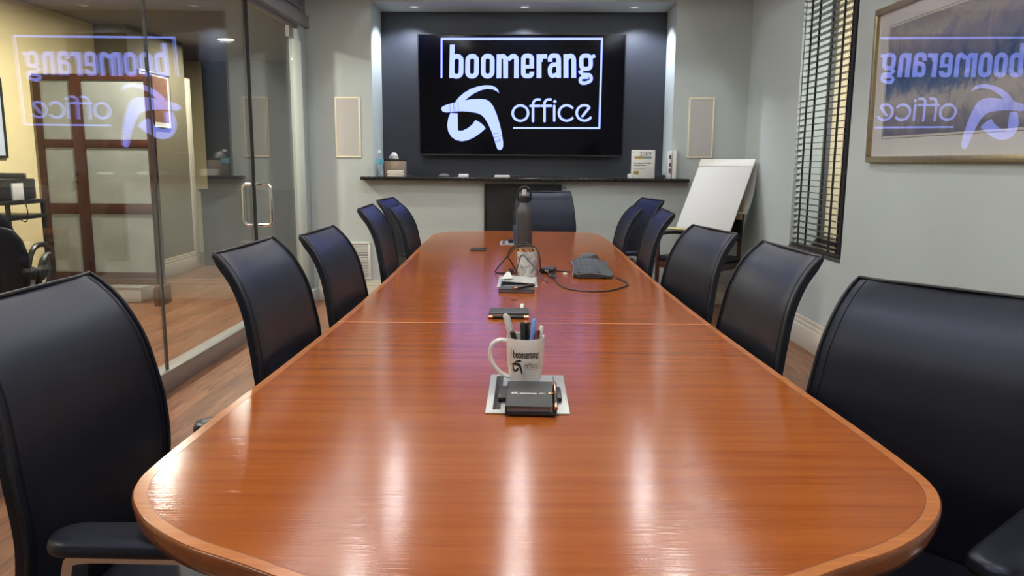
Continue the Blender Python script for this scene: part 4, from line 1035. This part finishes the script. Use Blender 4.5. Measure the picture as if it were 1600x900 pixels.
def notebook(x, y, z, rz, wdt, dep, th, lab, rx=0, cover=None):
    e = empty('notebook', (x, y, z), rz, lab, 'notebook', None, rx=rx)
    cv = cover or mat('notebook_cover', (0.030, 0.031, 0.033), 0.5, bump=0.05, bscale=500)
    m = MB(); m.box(-wdt / 2, wdt / 2, -dep / 2, dep / 2, 0, 0.0022, 0.0008); m.box(-wdt / 2, wdt / 2, -dep / 2, dep / 2, th - 0.0022, th, 0.0008)
    m.box(-wdt / 2, -wdt / 2 + 0.003, -dep / 2, dep / 2, 0, th, 0.001); m.build('cover', cv, e)
    boxo('pages', mat('pages', (0.20, 0.16, 0.16), 0.8), -wdt / 2 + 0.003, wdt / 2 - 0.004, -dep / 2 + 0.003, dep / 2 - 0.003, 0.0022, th - 0.0022, 0, e)
    return e
def plate(cx, cy, wx, wy, lab, slot=True):
    e = empty('power_plate', (cx, cy, TZ), TA * 0.3, lab, 'power plate', 'grey power plates set in the tabletop')
    MB().box(-wx / 2, wx / 2, -wy / 2, wy / 2, 0, 0.003, 0.001).build('plate', MSILV, e)
    if slot:
        boxo('brush_slot', MBLKM, -wx / 2 + 0.014, -wx / 2 + 0.030, -wy / 2 + 0.02, wy / 2 - 0.015, 0.0025, 0.0034, 0, e)
        m = MB(); k = 0
        while k < 22:
            y_ = -wy / 2 + 0.025 + k * (wy - 0.045) / 22; m.box(-wx / 2 + 0.022, -wx / 2 + 0.029, y_, y_ + 0.003, 0.0032, 0.0042, 0, Matrix.Rotation(0.5 * math.sin(k * 2.2), 4, 'Z'), (-wx / 2 + 0.025, y_, 0)); k += 1
        m.build('slot_brush', mat('brush_grey', (0.16, 0.17, 0.16), 0.8) if 'brush_grey' not in bpy.data.materials else bpy.data.materials['brush_grey'], e)
        boxo('lid_gap', MBLK, wx / 2 - 0.026, wx / 2 - 0.024, -wy / 2 + 0.022, wy / 2 - 0.012, 0.0025, 0.0033, 0, e)
    return e
plate(-0.0025, 1.631, 0.170, 0.282, 'grey power plate under the mug and the nearest notebook')
ad = empty('power_adapter', (0.004, 1.602, TZ + 0.0036), R(0), 'black power adapter lying across the near plate under the notebook', 'adapter')
m = MB(); m.box(-0.068, -0.0, -0.046, 0.040, 0, 0.0108, 0.003); m.box(0.0, 0.066, -0.042, 0.038, 0, 0.0104, 0.003); m.build('adapter_body', MBLK, ad)
nb = notebook(0.000, 1.540, TZ + 0.0045 + 0.010, R(-1), 0.094, 0.122, 0.014, 'black notebook with white boomerang office print in front of the mug', rx=R(8))
nb.location = (0.002, 1.536, TZ + 0.0164)
boxo('shadow_slab', MBLK, -0.048, 0.056, -0.064, 0.062, -0.004, -0.0002, 0.001, nb)  # black slab stands in for the shadow under the notebook
def nbmap(u, v, off): return (-0.038 + u * 0.016, 0.006 - v * 0.012, 0.0143 + off)
logo_build(nbmap, [('notebook_mark', [[Vector(((q.x - 160) * 2.4 + 150, (q.y - 440) * 1.35 + 150)) for q in pl] for pl in B_], MINKW, nb, 0.0)])
textobj('boomerang', 0.0075, (-0.020, -0.002, 0.0142), MINKW, nb, (0, 0, 0), bold=0.00025, ext=0.0002)
textobj('office', 0.0075, (0.019, -0.002, 0.0142), MINKW, nb, (0, 0, 0), ext=0.0002, sx=0.85)
boxo('gold_tab', MGOLD, 0.038, 0.048, -0.004, 0.006, 0.0138, 0.0155, 0.0005, nb)
p1 = pen((0.0550, 1.477, TZ + 0.0150), (0.0550, 1.600, TZ + 0.0322), 0.0042, MBLK, 'black and rose gold pen clipped along the right edge of the nearest notebook', MBLK, 0.55, MROSE)
MB().lathe([(0.0044, 0.004), (0.0046, 0.022)], 12).build('tip_ring', MROSE, p1); MB().lathe([(0.0047, 0.068), (0.0047, 0.072)], 12).build('middle_ring', MROSE, p1)
MB().lathe([(0.0047, 0.112), (0.0044, 0.1275)], 12).build('end_ring', MROSE, p1)

nb2 = notebook(-0.066, 2.502, TZ, R(1), 0.130, 0.098, 0.016, 'black notebook lying just beyond the table seam with pens beside it')
p2 = pen((0.0, 2.442, TZ + 0.0055), (-0.133, 2.444, TZ + 0.0055), 0.005, MBLK, 'black pen with gold trim along the front of the notebook at the table seam', MBLK, 0.5, MROSE)
MB().lathe([(0.0053, 0.001), (0.0053, 0.016)], 12).build('tip_ring', MROSE, p2); MB().lathe([(0.0056, 0.118), (0.0056, 0.133)], 12).build('end_ring', MROSE, p2)
tag(MB().box(-0.032, -0.020, 2.56, 2.70, TZ, TZ + 0.003, 0.001).build('paper_strip', MPAPER), 'white strip of paper sticking out behind the notebook at the seam', 'paper strip')

nb3 = notebook(-0.050, 2.985, TZ, R(-3), 0.135, 0.085, 0.014, 'black notebook lying in front of the second power plate')
p3 = pen((-0.062, 2.925, TZ + 0.020), (0.020, 3.010, TZ + 0.020), 0.0045, MBLK, 'black pen with gold trim lying across the notebook by the second plate', MBLK, 0.5, MROSE)
MB().lathe([(0.0049, 0.001), (0.0049, 0.022)], 12).build('tip_ring', MROSE, p3)
tag(MB().box(-0.067, -0.044, 2.783, 2.789, TZ, TZ + 0.002).build('paper_clip', MBLK), 'tiny dark clip lying on the table between the two farther notebooks', 'clip')

plate(-0.050, 3.225, 0.165, 0.300, 'grey power plate beneath the loose papers and marble tumbler')
def sheet(name, pts, z0, lab, mt, th=0.0012, cat='paper', lift=None):
    m = MB(); a = m.ring([(x_, y_, z0 + (lift[i] if lift else 0)) for i, (x_, y_) in enumerate(pts)]); b = m.ring([(x_, y_, z0 + th + (lift[i] if lift else 0)) for i, (x_, y_) in enumerate(pts)])
    m.quadstrip(a, b); m.bm.faces.new(list(reversed(a))); m.bm.faces.new(b); return tag(m.build(name, mt), lab, cat)
sheet('paper_card', [(-0.118, 3.13), (0.020, 3.105), (0.030, 3.255), (-0.100, 3.275)], TZ + 0.010, 'pale grey card lying tilted on the second power plate', mat('grey_card', (0.40, 0.40, 0.38), 0.6), 0.002, 'card', (0.006, 0, 0.0, 0.010))
sheet('folded_note', [(-0.118, 3.14), (-0.070, 3.16), (-0.085, 3.26), (-0.098, 3.27)], TZ + 0.022, 'white folded note on top of the grey card', MPAPER, 0.002, 'paper', (0, 0.0, 0.014, 0.012))
sheet('black_card', [(-0.115, 3.115), (-0.010, 3.095), (-0.005, 3.15), (-0.110, 3.17)], TZ + 0.0042, 'thin black card under the grey card', MBLK, 0.003, 'card')

tm = empty('marble_tumbler', (-0.012, 3.400, TZ + 0.0), 0, 'white marble patterned tumbler with gold rim wrapped by black cable', 'tumbler')
MB().lathe([(0.036, 0), (0.041, 0.003), (0.043, 0.04), (0.046, 0.112), (0.046, 0.114)], 32).build('tumbler_body', MMARB, tm)
MB().lathe([(0.0465, 0.112), (0.0468, 0.124), (0.0445, 0.125), (0.044, 0.113)], 32).build('gold_rim', MGOLD, tm)
MB().lathe([(0.043, 0.1135), (0.043, 0.121), (0.030, 0.123)], 24).build('lid', MBLK, tm)

wbt = empty('insulated_bottle', (-0.036, 4.53, TZ), 0, 'tall charcoal insulated bottle with loop handle standing on the table', 'bottle')
MB().lathe([(0.044, 0), (0.047, 0.004), (0.0475, 0.02), (0.0475, 0.205), (0.045, 0.220), (0.034, 0.243), (0.026, 0.258), (0.024, 0.268)], 36).build('bottle_body', MBOTTLE, wbt, ang=25)
MB().lathe([(0.028, 0.266), (0.029, 0.270), (0.029, 0.300), (0.020, 0.306)], 24).build('cap', MBLK, wbt)
MB().tube([(-0.034, 0, 0.272), (-0.038, 0, 0.300), (-0.034, 0, 0.330), (-0.018, 0, 0.350), (0.0, 0, 0.355), (0.018, 0, 0.350), (0.034, 0, 0.330), (0.038, 0, 0.300), (0.034, 0, 0.272)], 0.0065, 10, sub=4).build('loop_handle', MBLK, wbt)
MB().lathe([(0.012, 0.300), (0.013, 0.332), (0.011, 0.342), (0.003, 0.343)], 16).build('spout', PWHT, wbt)
MB().lathe([(0.0478, 0.030), (0.0478, 0.033)], 36).build('base_ring', MGREY, wbt)
m = MB(); pl = arc(0, 0, 0.009, 0.011, 0, 360, 10)[:-1]
f_ = m.ring([(0.0478 * math.sin(0.75 + x_ / 0.048), -0.0478 * math.cos(0.75 + x_ / 0.048), 0.178 + z_) for x_, z_ in pl]); m.bm.faces.new(f_); m.build('badge', mat('badge_red', (0.10, 0.03, 0.03), 0.5), wbt)

plate(-0.110, 4.79, 0.150, 0.22, 'grey power plate at the far end of the table behind the charcoal bottle')
o = boxo('blue_carton', MBLUE, -0.102, -0.066, 4.70, 4.735, TZ + 0.0042, TZ + 0.115, 0.002); tag(o, 'small upright dark blue carton left of the charcoal bottle', 'carton')
o = MB().box(-0.135, -0.106, 4.76, 4.82, TZ + 0.0042, TZ + 0.024, 0.003).build('black_charger', MBLK); tag(o, 'small black charger on the far power plate', 'charger')
ph = empty('smartphone', (-0.292, 4.375, TZ), R(2), 'dark phone lying face up on the left half of the table', 'phone')
MB().box(-0.047, 0.047, -0.035, 0.035, 0, 0.010, 0.003).build('phone_body', MGREY, ph)
boxo('phone_screen', MSCREEN, -0.043, 0.043, -0.031, 0.031, 0.0098, 0.0104, 0, ph)

# keyboard: long axis roughly along the table
KB = Matrix.Translation((0.284, 3.60, TZ)) @ Matrix.Rotation(R(-2), 4, 'Z')
kb = empty('keyboard', (0.284, 3.60, TZ), R(-2), 'curved dark grey keyboard turned sideways near the right edge of the table', 'keyboard')
def kz(y_): return 0.010 + 0.012 * (1 - (y_ / 0.28) ** 2)
m = MB(); rg = []
for k in range(15):
    y_ = -0.27 + 0.54 * k / 14; hwk = 0.080 * (1 - 0.25 * max(0, (abs(y_) - 0.20) / 0.07) ** 2); bow = 0.018 * (y_ / 0.27) ** 2
    z_ = kz(y_); rg.append([(-hwk - bow * 0.4, y_, 0.0 + z_ - 0.008), (-hwk - bow * 0.4, y_, z_ + 0.006), (-hwk * 0.5 - bow * 0.4, y_, z_ + 0.011), (0 - bow * 0.4, y_, z_ + 0.013), (hwk * 0.6 + bow, y_, z_ + 0.006), (hwk + bow, y_, z_), (hwk + bow, y_, z_ - 0.006)])
m.loft(rg).build('keyboard_body', mat('keyboard_grey', (0.035, 0.040, 0.045), 0.5), kb)
m = MB()
for hb_ in range(2):
  m = MB()
  for r_ in range(5):
    for k in range(8 * hb_, 8 * hb_ + 8):
        y_ = -0.235 + 0.031 * k + (0.006 if hb_ else 0)
        x_ = -0.058 + r_ * 0.021; z_ = kz(y_) + 0.009 - abs(x_) * 0.03
        m.box(x_ - 0.0085, x_ + 0.0085, y_ - 0.0125, y_ + 0.0125, z_, z_ + 0.005, 0.0012)
  m.build('key_block', bpy.data.materials.get('key_grey') or mat('key_grey', (0.060, 0.068, 0.078), 0.4), kb)
m = MB(); rg = []
for k in range(15):
    y_ = -0.265 + 0.53 * k / 14; bow = 0.018 * (y_ / 0.27) ** 2; z_ = kz(y_); x_ = -0.081 - bow * 0.4
    rg.append([(x_ - 0.002, y_, z_ - 0.006), (x_ - 0.002, y_, z_ + 0.0), (x_ + 0.002, y_, z_ + 0.0), (x_ + 0.002, y_, z_ - 0.006)])
m.loft(rg).build('silver_trim', MAL, kb)
m = MB()
for y_ in (-0.22, 0.22):
    for x_ in (-0.05, 0.05): m.lathe([(0.007, 0), (0.007, kz(y_) - 0.004)], 10, (x_, y_, 0))
m.build('rubber_foot', MBLK, kb)
ms = empty('computer_mouse', (0.300, 3.955, TZ), R(20), 'dark rounded mouse beyond the keyboard on the table', 'computer mouse')
m = MB(); m.loft([[(math.cos(2 * PI * k / 18) * a, math.sin(2 * PI * k / 18) * b, z_) for k in range(18)] for z_, a, b in ((0, 0.055, 0.033), (0.010, 0.060, 0.037), (0.026, 0.052, 0.032), (0.038, 0.030, 0.020), (0.041, 0.010, 0.007))])
m.build('mouse_body', MGREY, ms)
boxo('scroll_wheel', MCHR, -0.045, -0.030, -0.004, 0.004, 0.022, 0.034, 0.002, ms)
o = MB().tube([(0.385, 3.99, TZ + 0.004), (0.400, 3.97, TZ + 0.030), (0.392, 4.02, TZ + 0.004)], 0.003, 8).build('receiver_dongle', MCHR); tag(o, 'tiny shiny adapter beside the mouse at the table edge', 'dongle')
hb = empty('usb_hub', (0.085, 3.500, TZ), R(-12), 'small black hub box where the cables meet on the table', 'hub')
MB().box(-0.030, 0.030, -0.035, 0.045, 0, 0.024, 0.005).build('hub_body', MBLK, hb)
boxo('hub_light', MWHITE, -0.010, 0.006, -0.0362, -0.035, 0.012, 0.018, 0, hb)
C = 0.0032
def cable(name, pts, r_, mt, lab, cat='cable', grp=None):
    return tag(MB().tube(pts, r_, 7, sub=6).build(name, mt), lab, cat, grp)
z0 = TZ + C
cable('cable', [(0.075, 3.462, z0 + 0.01), (0.105, 3.30, z0), (0.125, 3.12, z0), (0.17, 3.02, z0), (0.24, 2.975, z0), (0.32, 3.01, z0), (0.395, 3.13, z0), (0.408, 3.20, z0), (0.400, 3.25, z0), (0.385, 3.33, z0), (0.380, 3.36, z0)], 0.003, MBLK, 'black cable looping in a wide arc in front of the keyboard', grp=None)
cable('cable', [(0.118, 3.52, z0 + 0.006), (0.14, 3.53, z0), (0.17, 3.54, z0), (0.188, 3.53, z0)], 0.003, MBLK, 'short black cable running straight from the hub to the keyboard')
m_ = cable('cable', [(0.052, 3.50, z0 + 0.01), (0.02, 3.50, z0), (-0.060, 3.48, z0), (-0.120, 3.46, z0), (-0.155, 3.47, z0 + 0.003), (-0.140, 3.45, z0 + 0.03), (-0.095, 3.44, z0 + 0.085), (-0.055, 3.42, z0 + 0.126), (-0.010, 3.385, z0 + 0.136), (0.030, 3.355, z0 + 0.120), (0.046, 3.335, z0 + 0.06), (0.044, 3.332, z0 + 0.022)], 0.0032, MBLK, 'black cable looped up over the rim of the marble tumbler')
cable('cable', [(-0.062, 3.515, z0 + 0.0), (-0.085, 3.50, z0 + 0.045), (-0.100, 3.48, z0 + 0.075), (-0.092, 3.47, z0 + 0.10), (-0.060, 3.455, z0 + 0.134), (-0.02, 3.455, z0 + 0.139), (0.0, 3.445, z0 + 0.128)], 0.003, MBLK, 'second black cable loop left of the marble tumbler')
cable('cable', [(-0.060, 3.345, z0 + 0.012), (-0.052, 3.335, z0 + 0.05), (-0.036, 3.325, z0 + 0.098), (-0.010, 3.318, z0 + 0.080), (0.035, 3.296, z0 + 0.03), (0.062, 3.265, z0), (0.075, 3.20, z0)], 0.0026, mat('cable_blue', (0.035, 0.045, 0.085), 0.5), 'thin bluish cable crossing the front of the marble tumbler')
m = MB()
for k in range(3): m.tube([(-0.083 + 0.010 * math.cos(t + k), 3.435 + 0.012 * math.sin(t + k), TZ + 0.010 + 0.006 * k + 0.003 * math.sin(2 * t)) for t in [2 * PI * j / 12 for j in range(13)]], 0.003, 6)
tag(m.build('cable_knot', MBLK), 'small coiled knot of black cable beside the marble tumbler', 'cable')
m = MB(); m.tube([(0.083, 3.31, TZ + 0.004), (0.098, 3.35, TZ + 0.020), (0.115, 3.33, TZ + 0.004)], 0.003, 8, sub=4); m.tube([(0.085, 3.33, TZ + 0.006), (0.095, 3.29, TZ + 0.016), (0.11, 3.30, TZ + 0.004)], 0.003, 8, sub=4)
tag(m.build('cable_tie', mat('tie_blue', (0.03, 0.05, 0.11), 0.7)), 'blue fabric cable tie around the cables beside the hub', 'cable tie')
o = MB().box(0.150, 0.168, 3.44, 3.475, TZ, TZ + 0.006, 0.001).build('cable_tag', PWHT); tag(o, 'small cream tag on the short cable by the keyboard', 'tag')

# ---------------------------------------------------------------- lamp fittings
def fitting(x, y, z, glow, lab, grp, r_=0.065, nm='ceiling_light'):
    e = empty(nm, (x, y, z), 0, lab, 'ceiling light', grp)
    MB().lathe([(r_ + 0.018, 0), (r_ + 0.018, -0.006), (r_ + 0.002, -0.008), (r_ + 0.002, 0)], 24).build('trim_ring', MWHITE, e)
    MB().lathe([(r_, -0.001), (r_, -0.0035)], 24).build('diffuser', glow, e)
rown = ['nearest the television', 'second from the television', 'in the middle of the room', 'fourth from the television', 'behind the viewer']
for i, (x, y) in enumerate(LAMPS):
    side = ['left', 'centre', 'right'][i % 3]
    fitting(x, y, CEIL, MLAMP, 'round recessed ceiling light, %s of the row %s' % (side, rown[i // 3]), 'recessed lights in the raised ceiling', 0.07)
for i, (x, y) in enumerate(NICHE_LAMPS):
    fitting(x, y, NZ1, MLAMPC, 'small recessed spotlight above the television, ' + ['left', 'middle', 'right'][i] + ' of three', 'spotlights in the niche ceiling', 0.03, 'spotlight')
for i, (x, y) in enumerate(HALL_LAMPS):
    fitting(x, y, 2.5, MLAMPD, 'bright recessed light in the ceiling beyond the glass, ' + ['above the low slate wall', 'above the mahogany screen', 'above the office chairs', 'nearest the viewer'][i], 'recessed lights beyond the glass', 0.08)

for sx in (-1.385, 1.255):  # glowing strips added to go with the cove fill lamps
    tag(boxo('cove_fill', mat('cove_fill_strip', (0.8, 0.8, 0.8), 0.5, emit=(0.95, 0.98, 1.0), estr=2.0), sx - 0.012, sx + 0.012, -1.5, 6.1, 2.605, 2.62), 'long added fill light strip on the %s soffit ledge of the raised ceiling' % ('left' if sx < 0 else 'right'), 'light strip')
